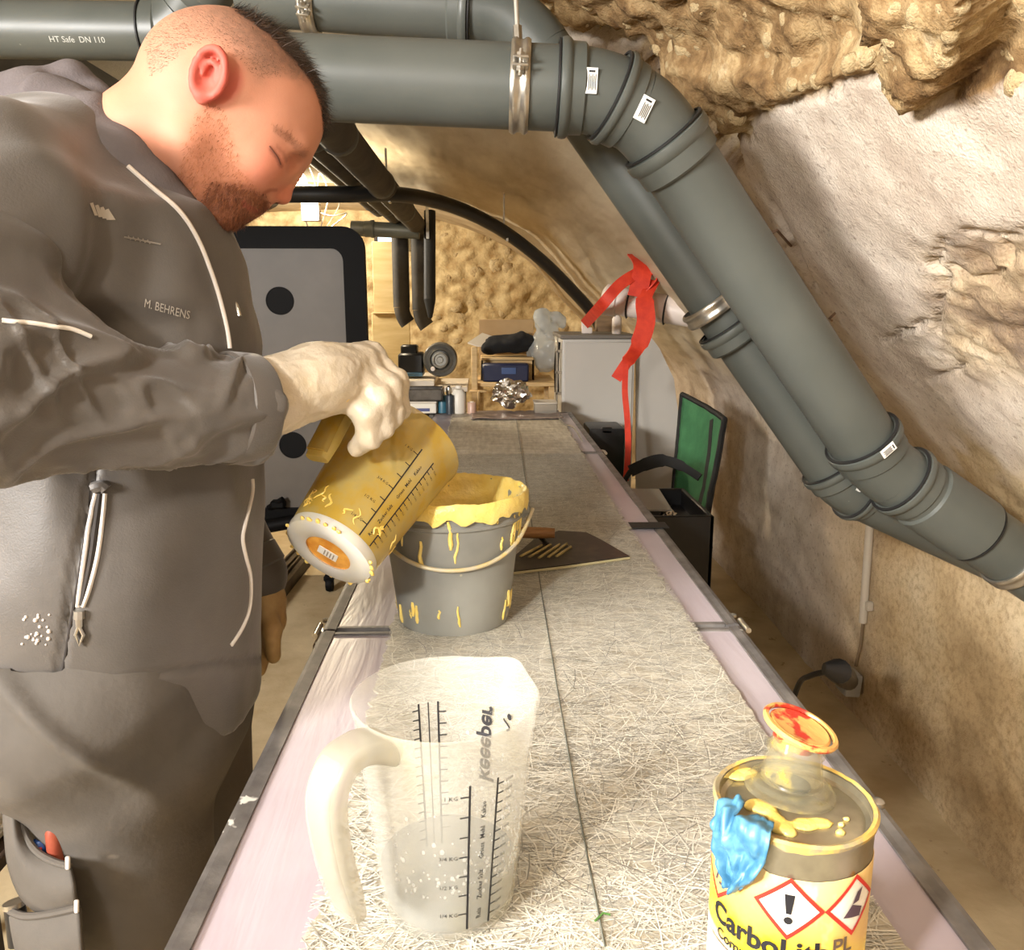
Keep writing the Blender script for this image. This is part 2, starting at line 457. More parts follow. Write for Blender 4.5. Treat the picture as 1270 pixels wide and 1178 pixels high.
prof = spline([(1.22, 0), (1.21, .7), (1.16, .95), (.96, 1.19), (.70, 1.46), (.49, 1.70), (.30, 1.86), (.02, 1.985), (-.35, 2.10), (-.8, 2.175), (-1.3, 2.2), (-1.9, 2.17), (-2.6, 2.08)], 24)
al = np.concatenate([[0], np.cumsum(np.linalg.norm(np.diff(prof, axis=0), axis=1))])
def prof_at(s): return np.stack([np.interp(s, al, prof[:, 0]), np.interp(s, al, prof[:, 1])], -1)
s_split = float(np.interp(-.1, prof[::-1, 0], al[::-1])); s_mid = float(np.interp(-.6, prof[::-1, 0], al[::-1]))
R1 = [(600, -400), (1800, -400), (1800, 40), (1275, 112), (1190, 128), (1125, 142), (1085, 96), (1000, 122), (930, 152), (908, 215), (884, 215), (835, 150), (770, 80), (690, 62), (600, 58)]
LEDGE = [(1085, -60), (1245, -60), (1232, 12), (1196, 92), (1168, 112), (1130, 138), (1100, 92)]
LEDGE2 = [(690, 74), (800, 66), (930, 84), (1000, 92), (1060, 60), (1085, 92), (1000, 118), (930, 150), (905, 170), (850, 118)]
GAP = [(640, 30), (700, 60), (760, 52), (812, 78), (842, 112), (900, 160), (908, 206), (884, 204), (840, 140), (780, 88), (700, 72), (640, 62)]
CRK = [[(1160, 415), (1168, 350), (1150, 338), (1168, 302), (1200, 290), (1240, 298), (1275, 286)], [(1200, 290), (1228, 305), (1242, 335), (1222, 360), (1190, 352), (1172, 338)], [(1120, 30), (1085, 60), (1100, 92), (1168, 112), (1196, 92), (1232, 12)], [(955, 250), (985, 300), (1010, 355)], [(1160, 470), (1195, 455)], [(1100, 420), (1150, 402)], [(845, 440), (852, 500), (846, 600)]]
def wall_disp(V):
    """inward relief (metres) and colour zones for points on the vault"""
    px, py, z = proj(V); near = sstep(3.2, 2.2, V[:, 1])*(z > .1)
    jit = 16*fbm(V*14, 4)+7*fbm(V*50, 3)
    sd = poly_sd(px, py, R1)+jit; rub = sstep(6, -6, sd)*near
    led = sstep(5, -7, poly_sd(px, py, LEDGE)+.5*jit)*near; led2 = sstep(5, -14, poly_sd(px, py, LEDGE2)+.7*jit)*near
    gap = sstep(8, -10, poly_sd(px, py, GAP)+.6*jit)*near
    crk = np.zeros(len(V))
    for c in CRK: crk = np.maximum(crk, sstep(4.5, .8, line_d(px+.35*jit, py+.35*jit, c)))
    d1, d2 = worley(V*np.array([11, 9, 11])+.3*fbm(V*8, 2)[:, None]); stone = np.clip(d2-d1, 0, .5)
    low = sstep(.85, .35, (V[:, 2]-.75)/.45+.35*fbm(V*3, 3))
    low = np.clip(low+sstep(.15, .45, fbm(V*5+9, 3))*.8*sstep(1.25, 1.0, V[:, 2]), 0, 1)
    right = sstep(1120, 1200, px+2*jit)*sstep(270, 330, py)*sstep(520, 430, py)*near
    rub = np.clip(rub+.75*right, 0, 1); low = np.clip(low, 0, 1)
    d = .018*fbm(V*2.2, 3)+.004*fbm(V*22, 4)+.0012*fbm(V*90, 2)
    d += low*(.010*fbm(V*12, 4))
    d += rub*(-.02+.035*fbm(V*9, 5, .6)+.03*(stone-.2)+.010*fbm(V*38, 4, .6)+.008*np.abs(fbm(V*22+5, 3)))
    d += .06*led+.035*led2-.20*gap*(1-led)-.016*crk*near
    far = sstep(2.2, 3.2, V[:, 1]); d += far*.012*fbm(V*np.array([9, 1.2, 9]), 3)
    return d, np.stack([rub, low*(1-far), np.clip(far*sstep(.9, 1.2, V[:, 2])+sstep(.35, -.1, V[:, 0]), 0, 1), np.ones(len(V))], 1)
Ys = np.concatenate([np.arange(-1.6, .45, .08), np.arange(.45, 2.7, .010), np.arange(2.7, 6.34, .035), [6.34]])
def vault_patch(s_vals, name, side):
    pr = prof_at(s_vals); t = np.gradient(pr, axis=0); t /= np.linalg.norm(t, axis=1, keepdims=True); nr = np.stack([-t[:, 1], t[:, 0]], 1)
    nr = -nr if (nr[0]@np.array([-1, 0]) < 0 and name == 'wall_right') else nr
    m, n = len(Ys), len(s_vals); V = np.zeros((m, n, 3)); V[:, :, 0] = pr[None, :, 0]; V[:, :, 2] = pr[None, :, 1]; V[:, :, 1] = Ys[:, None]
    N = np.zeros((m, n, 3)); N[:, :, 0] = nr[None, :, 0]; N[:, :, 2] = nr[None, :, 1]
    Vf = V.reshape(-1, 3); d, zones = wall_disp(Vf); Vf = Vf+N.reshape(-1, 3)*d[:, None]
    a = np.arange(m*n).reshape(m, n); F = np.stack([a[:-1, :-1].ravel(), a[:-1, 1:].ravel(), a[1:, 1:].ravel(), a[1:, :-1].ravel()], 1)
    o = obj(name, (Vf, F), MWALL, origin=(0, 0, 0), smooth='all', attrs={'zones': zones}, kind='structure')
    return o, (Vf, F)
sv = np.linspace(0, s_split, int(s_split/.010)); sc_ = np.concatenate([np.linspace(s_split, s_mid, 45), np.linspace(s_mid, al[-1], 36)[1:]])
wall_right, WR = vault_patch(sv, 'wall_right', 1); ceiling, CE = vault_patch(sc_, 'ceiling', 1)
tag(wall_right, 'rough cellar wall of pale plaster over broken yellow rubble, curving into the vault'); tag(ceiling, 'tan plastered barrel vault above the far end of the cellar')
wall_bvh = bvh_of(np.vstack([WR[0], CE[0]]), np.vstack([WR[1], CE[1]+len(WR[0])]))

MFLOOR = M('dusty_concrete', (178, 158, 122), (206, 188, 152), 5, .85, bump=.3, bscale=40, speck=(160, 140, 108), speck_scale=16, speck_at=.68)
tag(obj('floor', box3((-2.7, -1.7, -.1), (1.3, 7.6, 0), 0), MFLOOR, kind='structure'), 'dusty tan concrete cellar floor')
MDARKW = M('dark_limewash', (120, 105, 84), (160, 142, 112), 4, .9, bump=.4, bscale=20)
tag(obj('wall_left', box3((-2.75, -1.7, 0), (-2.6, 7.6, 2.2), 0), MDARKW, kind='structure'), 'plain limewashed cellar wall')
tag(obj('wall_front', box3((-2.6, -1.75, 0), (1.25, -1.62, 2.3), 0), MDARKW, kind='structure'), 'plain cellar wall behind the viewer')

# arch rib at the end of the vault, and the rubble end wall
def arch_band(y0, y1, inset, name, mat):
    ss = np.linspace(.0, al[-1], 120); pr = prof_at(ss); t = np.gradient(pr, axis=0); t /= np.linalg.norm(t, axis=1, keepdims=True); nr = np.stack([-t[:, 1], t[:, 0]], 1)
    rows = []
    for y, dd in ((y0, -.25), (y0, inset*.4), (y0+.02, inset), (y0+.3, inset), (y0+.6, inset), (y1, inset), (y1, -.25)):
        q = pr+nr*dd; V = np.stack([q[:, 0], np.full(len(q), y), q[:, 1]], 1); n_ = .012*fbm(V*5, 3)[:, None]*np.array([1, 0, 1]) if dd > 0 else 0; rows.append(V+n_)
    m = len(rows); n = len(ss); V = np.vstack(rows); a = np.arange(m*n).reshape(m, n)
    F = np.stack([a[:-1, :-1].ravel(), a[:-1, 1:].ravel(), a[1:, 1:].ravel(), a[1:, :-1].ravel()], 1)
    return obj(name, (V, F), mat, smooth=True, kind='structure', origin=(0, 0, 0))
MVAULT = M('vault_plaster', (150, 128, 94), (190, 170, 134), 4, .9, bump=.4, bscale=30, lo=.3, hi=.7)
tag(arch_band(6.34, 7.45, .07, 'trim_1', MVAULT), 'plastered arch band where the vault steps down to the end wall')
def end_wall():
    xs = np.arange(-2.6, 1.3, .022); zs = np.arange(0, 2.25, .022); X, Z = np.meshgrid(xs, zs, indexing='ij'); V = np.stack([X, np.full_like(X, 7.45), Z], -1).reshape(-1, 3)
    d1, d2 = worley(V*np.array([5.5, 1, 7])+.4*fbm(V*5, 2)[:, None]); V[:, 1] -= .05*np.clip(d2-d1, 0, .45)+.05*fbm(V*4, 4)+.02*fbm(V*18, 3)
    a = np.arange(X.size).reshape(X.shape); F = np.stack([a[:-1, :-1].ravel(), a[1:, :-1].ravel(), a[1:, 1:].ravel(), a[:-1, 1:].ravel()], 1); return V, F
MSTONE = M('limestone_rubble', (158, 126, 78), (222, 200, 152), 9, .95, bump=.8, bscale=45, bdist=.01, lo=.3, hi=.68)
ew = end_wall(); wall_back = tag(obj('wall_back', ew, MSTONE, smooth='all', kind='structure', origin=(0, 7.45, 0)), 'lamp-lit rubble stone wall closing the far end of the cellar')
ew_bvh = bvh_of(*ew)
# separate stones bedded in the exposed rubble
def stone_mesh(seed):
    bm = bmesh.new(); bmesh.ops.create_icosphere(bm, subdivisions=2, radius=1.0); rs = np.random.RandomState(seed)
    V = np.array([v.co[:] for v in bm.verts]); F = [[v.index for v in f.verts] for f in bm.faces]; bm.free()
    V *= np.array([1, .62+.3*rs.rand(), .5+.25*rs.rand()]); V *= (1+.34*fbm(V*1.3+seed*7, 3))[:, None]; V = np.sign(V)*np.abs(V)**.9; return V, F
MST3 = M('limestone_block', (176, 148, 104), (214, 194, 152), 1.2, .95, bump=.7, bscale=4, bdist=.03, lo=.3, hi=.68)
SM = [mk_mesh('rubble_stone', *stone_mesh(k), MST3, smooth=50) for k in range(6)]
MST2 = M('yellow_rubble', (186, 158, 114), (216, 194, 150), 1.3, .95, bump=.7, bscale=4, bdist=.02, lo=.3, hi=.7)
SM2 = [mk_mesh('rubble_stone', *stone_mesh(k+20), MST2, smooth=50) for k in range(6)]
rs = np.random.RandomState(3)
def bed_stone(me, par, loc, n, size, sink=.35, nm='rubble_stone'):
    o = bpy.data.objects.new(nm, me); COL.objects.link(o); o.parent = par; x, y, z = frame(n); a = rs.rand()*6.28
    x2 = x*math.cos(a)+y*math.sin(a); y2 = np.cross(z, x2); L = np.array(loc)-np.array(z)*size*sink-np.array(root_of(par).location)
    m = T4(L, x2*size, y2*size, z*size*.8); o.matrix_local = m
for k in range(120):
    px, py = rs.uniform(650, 1270), rs.uniform(0, 150)
    if poly_sd(np.array([px]), np.array([py]), R1)[0] > -8 or poly_sd(np.array([px]), np.array([py]), GAP)[0] < 0: continue
    h, n = hit(wall_bvh, px, py, 0)
    if h is not None: bed_stone(SM2[k % 6], wall_right, h, n, rs.uniform(.008, .022), .5)
for k in range(130):
    px, py = rs.uniform(536, 735), rs.uniform(268, 430)
    h, n = hit(ew_bvh, px, py, 0)
    if h is not None and h[0] > -.62: bed_stone(SM[k % 6], wall_back, h, n, rs.uniform(.04, .085), .62)

# ================================================================== PIPES
MPIPE = M('grey_pipe_plastic', (75, 79, 75), (86, 89, 84), 4, .42, rvar=.06, speck=(150, 152, 146), speck_scale=38, speck_at=.77, bump=.05, bscale=14)
MPIPE_D = M('dark_pipe_plastic', (60, 61, 60), (76, 77, 74), 5, .5)
MSEAL = M('black_rubber', (24, 24, 24), rough=.6)
MZINC = M('zinc_steel', (178, 174, 164), (206, 202, 192), 30, .3, metal=.9)
MSTICK = M('white_sticker', (236, 234, 226), rough=.5); MINK = M('black_print', (22, 20, 24), rough=.6)
def seg(a, b, r, n=40):
    L = np.linalg.norm(np.array(b)-np.array(a)); return xf(lathe([(0, 0), (r, 0), (r, L), (0, L)], n), axis4(a, b))
def collar(a, d, L, r, n=40, beads=1):
    """socket: wide sleeve with a bead at its mouth, starting at a along d"""
    d = np.array(d)/np.linalg.norm(d); p = [(r*1.0, 0), (r*1.07, .004), (r*1.08, L*.55), (r*1.16, L*.66), (r*1.18, L*.8), (r*1.16, L*.94), (r*1.09, L), (r*1.0, L)]
    return xf(lathe(p, n), axis4(a, np.array(a)+d))
def ring(a, d, w, r, n=40):
    d = np.array(d)/np.linalg.norm(d); return xf(lathe([(r*.98, -w/2), (r, -w/2), (r+.004, -w*.3), (r+.004, w*.3), (r, w/2), (r*.98, w/2)], n), axis4(a, np.array(a)+d))
def bend(a, n0, b, r, n=32, k=14):
    a, n0, b = [np.array(q, float) for q in (a, n0, b)]; t = np.linspace(0, 1, k)[:, None]; return tube((1-t)**2*a+2*t*(1-t)*n0+t*t*b, r, n)
def toward(a, b, d): a = np.array(a, float); b = np.array(b, float); return a+(b-a)/np.linalg.norm(b-a)*d
def sticker(par, at, axis, n, w, h, bars=5):
    axis = np.array(axis)/np.linalg.norm(axis); n = np.array(n)/np.linalg.norm(n); y = np.cross(n, axis); m = T4(at, axis, y, n)
    s = obj('sticker', xf(bev((w, h, .0008), 0), m), MSTICK, par)
    b = [bev((w*.5 if k % 2 else w*.62, h*.06, .0004), 0, 1, (-.06*w, h*(-.36+.13*k), .0007)) for k in range(bars)]+[bev((w*.08, h*.5, .0004), 0, 1, (w*.36, -.05*h, .0007))]
    obj('barcode', xf(join(*b), m), MINK, s)
def clamp(name, c, axis, r, label, rod_to=None, bolt_dir=None, group=None):
    t = empty(name, c, label, 'clamp', group); axis = np.array(axis)/np.linalg.norm(axis)
    if bolt_dir is None: bolt_dir = -FW
    b = np.array(bolt_dir, float); b -= axis*(b@axis); b /= np.linalg.norm(b); m = T4(c, b, np.cross(axis, b), axis)
    p = [(r+.0005, -.015), (r+.004, -.015), (r+.007, -.011), (r+.007, -.007), (r+.004, -.003), (r+.004, .003), (r+.007, .007), (r+.007, .011), (r+.004, .015), (r+.0005, .015)]
    obj('band', xf(closed_lathe(p, 44), m), MZINC, t)
    for sgn in (1, -1):
        lug = join(bev((.016, .004, .024), .001, 1, (r+.014, sgn*.006, 0)), xf(lathe([(0, 0), (.0065, 0), (.0065, .006), (0, .006)], 6), T4((r+.014, sgn*.008, 0), (1, 0, 0), (0, 0, 1), (0, sgn*1.0, 0))))
        obj('lug', xf(lug, m), MZINC, t)
    obj('screw', xf(tube([(r+.014, -.02, 0), (r+.014, .02, 0)], .003, 8), m), MZINC, t)
    if rod_to is not None:
        top = np.array(rod_to); base = toward(c, top, r+.004)
        obj('threaded_rod', tube([base, top], .0036, 10), M('galvanised_rod', (214, 210, 200), rough=.35, metal=.6), t)
        obj('rod_nut', seg(base, toward(base, top, .028), .0075, 6), MZINC, t)
    return t

# front drain pipe
RM = .0625
m0, m1, m2, m3, m4 = P(250, 91, 1.30), P(742, 112, 1.30), P(806, 147, 1.325), P(1090, 576, 1.585), P(1330, 740, 1.69)
front = empty('drain_pipe', m0, 'thick grey drain pipe nearest the viewer, bending down the right wall', 'pipe')
e1a, e1b = toward(m1, m0, .05), toward(m1, m2, .035); e2a, e2b = toward(m2, m1, .03), toward(m2, m3, .05); e3a, e3b = toward(m3, m2, .04), toward(m3, m4, .035)
obj('straight_pipe', seg(m0, e1a, RM), MPIPE, front)
obj('elbow', bend(e1a, m1, e1b, RM*1.0), MPIPE, front); obj('elbow', join(seg(e1b, e2a, RM), bend(e2a, m2, e2b, RM*1.0)), MPIPE, front)
obj('straight_pipe', seg(e2b, e3a, RM*.985), MPIPE, front); obj('elbow', bend(e3a, m3, e3b, RM*1.0), MPIPE, front)
obj('straight_pipe', seg(e3b, m4, RM), MPIPE, front)
def collars(par, pts, r, mat=MPIPE):
    for a, d, L in pts: 
        obj('socket_collar', collar(a, d, L, r), mat, par); dn = np.array(d)/np.linalg.norm(d); obj('seal_ring', ring(np.array(a)+dn*(L+.0015), d, .004, r*1.08), MSEAL, par)
d01, d12, d23, d34 = m1-m0, m2-m1, m3-m2, m4-m3
collars(front, [(P(726, 111, 1.30), -d01, .042), (P(782, 134, 1.318), -d12, .038), (P(846, 207, 1.35), -d23, .055), (toward(m3, m2, .02), -d23, .05), (toward(m3, m4, .10), -d34, .045)], RM)
obj('sleeve', xf(lathe([(RM, 0), (RM*1.09, .004), (RM*1.09, .14), (RM, .144)], 40), axis4(toward(m3, m4, .11), m4)), MPIPE, front)
obj('sleeve_ring', ring(toward(m3, m4, .256), d34, .006, RM*1.0), MSEAL, front)
def on_pipe(px, py, c, axis, r):
    """visible point of a pipe surface under a pixel"""
    d = ray(px, py); d = d/np.linalg.norm(d); a = np.array(axis)/np.linalg.norm(axis); o = CAM-np.array(c)
    dp = d-a*(d@a); op = o-a*(o@a); A = dp@dp; B = 2*dp@op; Cc = op@op-r*r; disc = max(B*B-4*A*Cc, 0); t = (-B-math.sqrt(disc))/(2*A); h = CAM+d*t
    n = (h-np.array(c)); n = n-a*(n@a); return h, n/np.linalg.norm(n)
h, n = on_pipe(733, 100, e1a, d01, RM+.0012); sticker(front, h, np.cross(n, d01), n, .036, .019)
h, n = on_pipe(799, 135, m2, d12, RM+.003); sticker(front, h, np.cross(n, d12), n, .036, .02)
h, n = on_pipe(1102, 558, m3, d23, RM*1.17); sticker(front, h, np.cross(n, d23), n, .03, .017)
clamp('pipe_clamp', P(645, 107.5, 1.30), d01, RM, 'zinc clamp hung on a rod, round the level run of the nearest drain pipe', P(638, -40, 1.30))
clamp('pipe_clamp', P(1256, 690, 1.657), d34, RM, 'zinc clamp round the lowest end of the nearest drain pipe')

# rear drain pipe: along the ceiling, then down behind the front one
RR = .055
q0, q1, q2, q3 = P(300, -9, 1.56), P(642, 18, 1.56), P(1046, 602, 1.74), P(1232, 690, 1.88)
rear = empty('drain_pipe', q0, 'second grey drain pipe, running just behind and below the nearest one', 'pipe')
ra, rb, rc, rd = toward(q1, q0, .06), toward(q1, q2, .08), toward(q2, q1, .03), toward(q2, q3, .05)
obj('straight_pipe', seg(q0, ra, RR), MPIPE, rear); obj('elbow', bend(ra, q1, rb, RR), MPIPE, rear); obj('straight_pipe', seg(rb, rc, RR), MPIPE, rear)
obj('elbow', bend(rc, q2, rd, RR), MPIPE, rear); obj('straight_pipe', seg(rd, q3, RR), MPIPE, rear)
collars(rear, [(P(556, 11, 1.56), q1-q0, .04), (P(916, 424, 1.665), q1-q2, .042), (toward(q2, q1, .012), q1-q2, .04), (toward(q2, q3, .06), q2-q3, .03)], RR)
clamp('pipe_clamp', P(883, 380, 1.655), q2-q1, RR, 'zinc clamp on the second drain pipe, next to the white waste pipe', None, RT-.6*FW+.5*UP)
clamp('pipe_clamp', P(386, -2, 1.56), q1-q0, RR, 'zinc clamp with screws, at the upper picture edge above the forehead', None, -FW-UP)
h, n = on_pipe(1066, 604, q2, q3-q2, RR+.003); sticker(rear, h, np.cross(n, q3-q2), n, .018, .012, 3)

# pipe and branch at the upper left
RL = .055
l0, l1, l2 = P(-160, 34, 1.72), P(215, 40, 1.72), P(268, -34, 1.66)
left = empty('drain_pipe', l0, 'pale grey pipe with an upward elbow, above the hood at the upper left', 'pipe')
la, lb = toward(l1, l0, .05), toward(l1, l2, .05)
obj('straight_pipe', seg(l0, la, RL), MPIPE, left); obj('elbow', bend(la, l1, lb, RL*1.09), MPIPE, left); obj('straight_pipe', seg(lb, l2, RL), MPIPE, left)
obj('socket_collar', xf(lathe([(RL, 0), (RL*1.16, .004), (RL*1.18, .03), (RL*1.1, .036), (RL*1.1, .06), (RL, .06)], 40), axis4(toward(la, l0, .0), l1)), MPIPE, left)
obj('seal_ring', ring(toward(la, l0, .003), l1-l0, .005, RL*1.08), MSEAL, left)
obj('socket_collar', xf(lathe([(RL, 0), (RL*1.16, .004), (RL*1.18, .03), (RL*1.1, .036), (RL, .05)], 40), axis4(lb, l2)), MPIPE, left)
tv, tf = text_mesh('HT Safe  DN 110', .016); ax_ = (l1-l0)/np.linalg.norm(l1-l0); V_ = []
for x_, y_, _ in subdiv_long((tv, tf), .01)[0]:
    hh, nn = on_pipe(62, 52, l1, l1-l0, RL+.0006); up_ = np.cross(nn, ax_); a_ = y_/RL
    base = hh-nn*(RL+.0006); V_.append(base+ax_*x_+(nn*math.cos(a_)+up_*math.sin(a_))*(RL+.0006))
obj('pipe_print', (np.array(V_), subdiv_long((tv, tf), .01)[1]), M('pale_print', (190, 192, 186), rough=.6), left)

# dark pipes running along the vault, with drops at the far end
MP2 = M('insulated_pipe', (56, 52, 46), (80, 74, 64), 6, .8, bump=.3, bscale=30)
def long_pipe(x, z, r, y0, y1, label, drop_to=None):
    t = empty('ceiling_pipe', (x, y0, z), label, 'pipe'); A, B = np.array((x, y0, z)), np.array((x, y1, z))
    obj('straight_pipe', seg(A, B, r, 20), MP2, t)
    for yy in np.arange(y0+.5, y1-.2, 1.1): obj('joint_band', ring((x, yy, z), (0, 1, 0), .05, r, 20), MPIPE_D, t)
    if drop_to is not None:
        obj('elbow', bend(B, B+np.array((0, r*1.4, 0)), B+np.array((0, r*1.4, -r*1.4)), r, 16, 8), MP2, t)
        C0 = B+np.array((0, r*1.4, -r*1.4)); C1 = C0.copy(); C1[2] = drop_to; obj('drop_pipe', seg(C0, C1, r, 20), MP2, t)
        obj('drop_end', bend(C1, C1-np.array((0, 0, r)), C1-np.array((-r*.7, 0, r*1.9)), r*.93, 16, 8), MP2, t)
    return t
long_pipe(-.46, 1.87, .06, 2.3, 6.0, 'dark insulated pipe along the vault, nearest the arch side', 1.30)
long_pipe(-.60, 1.93, .06, 2.6, 6.05, 'dark insulated pipe along the vault, middle one of three', 1.32)
long_pipe(-.74, 1.99, .05, 3.0, 6.1, 'dark insulated pipe along the vault, highest of three')
long_pipe(-1.30, 2.0, .11, 1.7, 5.2, 'thick dark pipe added under the vault to fill the unlit gap behind the hood and head')  # dark pipe put in to stand for the unlit gap below the vault
long_pipe(-1.60, 1.96, .13, 1.7, 5.4, 'thickest dark pipe, added to fill the unlit gap under the pale pipe at the upper left')  # second added pipe, darkens the same unlit gap
t = empty('branch_pipe', P(436, 283, 5.6), 'short grey level pipe crossing under the far ceiling pipes', 'pipe')
obj('straight_pipe', seg(P(436, 283, 5.6), P(520, 287, 5.6), .05, 20), MPIPE, t); obj('socket_collar', collar(P(452, 284, 5.6), RT, .07, .05, 20), MPIPE, t)
t = empty('downpipe', P(531, 320, 5.7), 'blackest of the far downpipes, with a bright metal strip', 'pipe')
obj('pipe_body', seg(P(533, 262, 5.65), P(533, 372, 5.65), .04, 16), MSEAL, t); obj('tapered_end', xf(lathe([(.04, 0), (.015, .12), (0, .13)], 16), axis4(P(533, 372, 5.65), P(534, 400, 5.65))), MSEAL, t)
obj('metal_strip', bev((.02, .004, .22), .001, 1, P(530, 275, 5.56)), MZINC, t)
# black conduit bent along the arch edge
cpts = [P(x, y, z) for x, y, z in ((300, 240, 3.6), (365, 241, 3.65), (430, 241, 3.7), (490, 241, 3.85), (535, 248, 4.1), (580, 263, 4.35), (625, 287, 4.6), (665, 317, 4.8), (700, 350, 5.0), (737, 392, 5.2), (752, 430, 5.3))]
t = empty('bent_conduit', cpts[3], 'black plastic conduit bent along the edge of the vault arch', 'conduit')
obj('tube', tube(cpts, .036, 16, smooth_n=6), M('black_conduit', (26, 25, 24), rough=.42), t)
for px, py, dx in ((483, 240, 0), (629, 290, 14)):
    obj('pipe_clip', join(bev((.014, .05, .085), .003, 1, P(px, py, 3.83 if dx == 0 else 4.62)), bev((.01, .01, .2), .002, 1, P(px-4, py-28, 3.83 if dx == 0 else 4.62))), MZINC, t)
for px in (476, 484): pass

# white waste pipe and red strap on it
MWHITE = M('white_plastic', (226, 214, 204), rough=.45)
w0, w1 = P(752, 371, 3.62), P(880, 392, 3.50)
t = empty('waste_pipe', w0, 'short white waste pipe sticking out of the wall behind the second drain pipe', 'pipe')
obj('pipe_body', seg(w0, w1, .06, 28), MWHITE, t); obj('end_cap', xf(lathe([(0, -.02), (.045, -.016), (.068, 0), (.068, .05), (.06, .055)], 28), axis4(w0, w1)), MWHITE, t)
obj('retaining_cord', xf(lathe([(.061, -.004), (.066, 0), (.061, .004)], 28), axis4(P(780, 376, 3.59), w1)), MSEAL, t); obj('retaining_cord', xf(lathe([(.061, -.004), (.066, 0), (.061, .004)], 28), axis4(P(826, 384, 3.55), w1)), MSEAL, t)
MRED = M('red_webbing', (196, 46, 26), (214, 62, 34), 30, .6, bump=.3, bscale=300)
t = empty('lashing_strap', P(790, 350, 3.45), 'bright red lashing strap looped over the white waste pipe', 'strap')
Zs = 3.42
obj('loop', ribbon(spline([P(789, 316, 3.5), P(797, 328, Zs), P(795, 345, Zs-.02), P(790, 368, Zs-.01)], 6), .078, RT-.1*UP, .006), MRED, t)
obj('side_band', ribbon(spline([P(798, 335, Zs), P(770, 352, Zs-.03), P(745, 380, Zs), P(725, 402, 3.8)], 6), .048, .68*RT-UP*.73, .005), MRED, t)
obj('hanging_tail', ribbon(spline([P(811, 348, Zs), P(800, 372, Zs-.04), P(801, 400, Zs-.05), P(791, 430, Zs-.04), P(777, 450, Zs), P(764, 470, Zs)], 6), [.05]*6+[.075]*12+[.06]*6+[.045]*7, RT*.9+UP*.2, .005), MRED, t)
obj('second_loop', ribbon(spline([P(804, 352, Zs+.04), P(806, 340, Zs), P(815, 345, Zs-.02), P(808, 356, Zs-.02), P(797, 366, Zs)], 6), .03, RT*.3+FW, .005), MRED, t)
obj('cord', ribbon(spline([P(776, 452, Zs), P(775, 485, Zs-.02), P(778, 520, Zs-.03), P(779, 560, Zs-.06), P(776, 596, Zs-.08)], 6), .024, RT, .004), MRED, t)

# cable tube, clip, socket and plug on the right wall
MGREYP = M('grey_conduit', (186, 176, 160), rough=.5)
def wall_pt(px, py, off): 
    h_, n_ = hit(wall_bvh, px, py, 0); return h_+n_*off, n_
a_, na = wall_pt(1086, 652, .018); b_, nb = wall_pt(1077, 771, .018)
t = empty('cable_tube', b_, 'pale rigid cable tube running down the wall below the drain pipes', 'conduit'); obj('tube', tube([a_+np.array((0, 0, .08)), a_, b_], .0125, 14), MGREYP, t)
k_, nk = wall_pt(1083, 751, .014); obj('pipe_clip', xf(bev((.03, .02, .02), .004, 2), T4(k_, *frame(nk))), MGREYP, t)
c_, nc_ = wall_pt(1069, 826, .02); obj('cable', tube([b_, (b_+c_)/2+np.array((.004, 0, .0)), c_], .005, 10, smooth_n=6), M('brown_cable', (120, 100, 76), rough=.6), t)
s_, ns_ = wall_pt(1066, 846, .035); x_, y_, z_ = frame(ns_)
t = empty('socket_outlet', s_, 'small pale surface socket box low on the right wall', 'socket'); mS = T4(s_, x_, y_, z_)
obj('box', xf(bev((.075, .075, .05), .006, 2, (0, 0, 0)), mS), M('socket_grey', (176, 178, 176), rough=.4), t); obj('face_plate', xf(bev((.06, .06, .008), .003, 2, (0, 0, .027)), mS), M('socket_face', (150, 152, 152), rough=.4), t)
p_ = P(1040, 832, 1.70); t = empty('plug', p_, 'black angled plug pushed into the wall socket', 'plug'); MBLK = M('black_plastic', (20, 20, 22), rough=.4)
pin = s_+(p_-s_)*.25
obj('plug_body', tube([s_-(s_-p_)*.2, s_-(s_-p_)*.55, p_, p_-RT*.03+UP*.005], .03, 14, scale=[1, 1, .85, .4]), MBLK, t)
obj('cable', tube([p_-RT*.02, P(1005, 838, 1.75), P(990, 850, 1.82), P(975, 900, 1.9)], .006, 10, smooth_n=6), MBLK, t)
# wire hook and nails in the wall
h0, n0 = wall_pt(962, 293, 0); t = empty('wall_hook', h0, 'rusty bent wire hook in the plaster above the drain pipe', 'hook'); MRUST = M('rusty_wire', (126, 100, 80), rough=.6, metal=.4)
h1, n1 = wall_pt(981, 270, .0)
obj('wire', tube([h0+n0*.03, h1+n1*.045, h1+n1*.04+RT*.003, wall_pt(981, 305, .0)[0]], .0028, 8), MRUST, t)
h0, n0 = wall_pt(1036, 388, -.01); t = empty('wall_hook', h0, 'short nail stub in the plaster beside the middle of the drain pipe', 'hook'); obj('nail', tube([h0, h0+n0*.03, h0+n0*.035+RT*.012], .003, 8), MRUST, t)

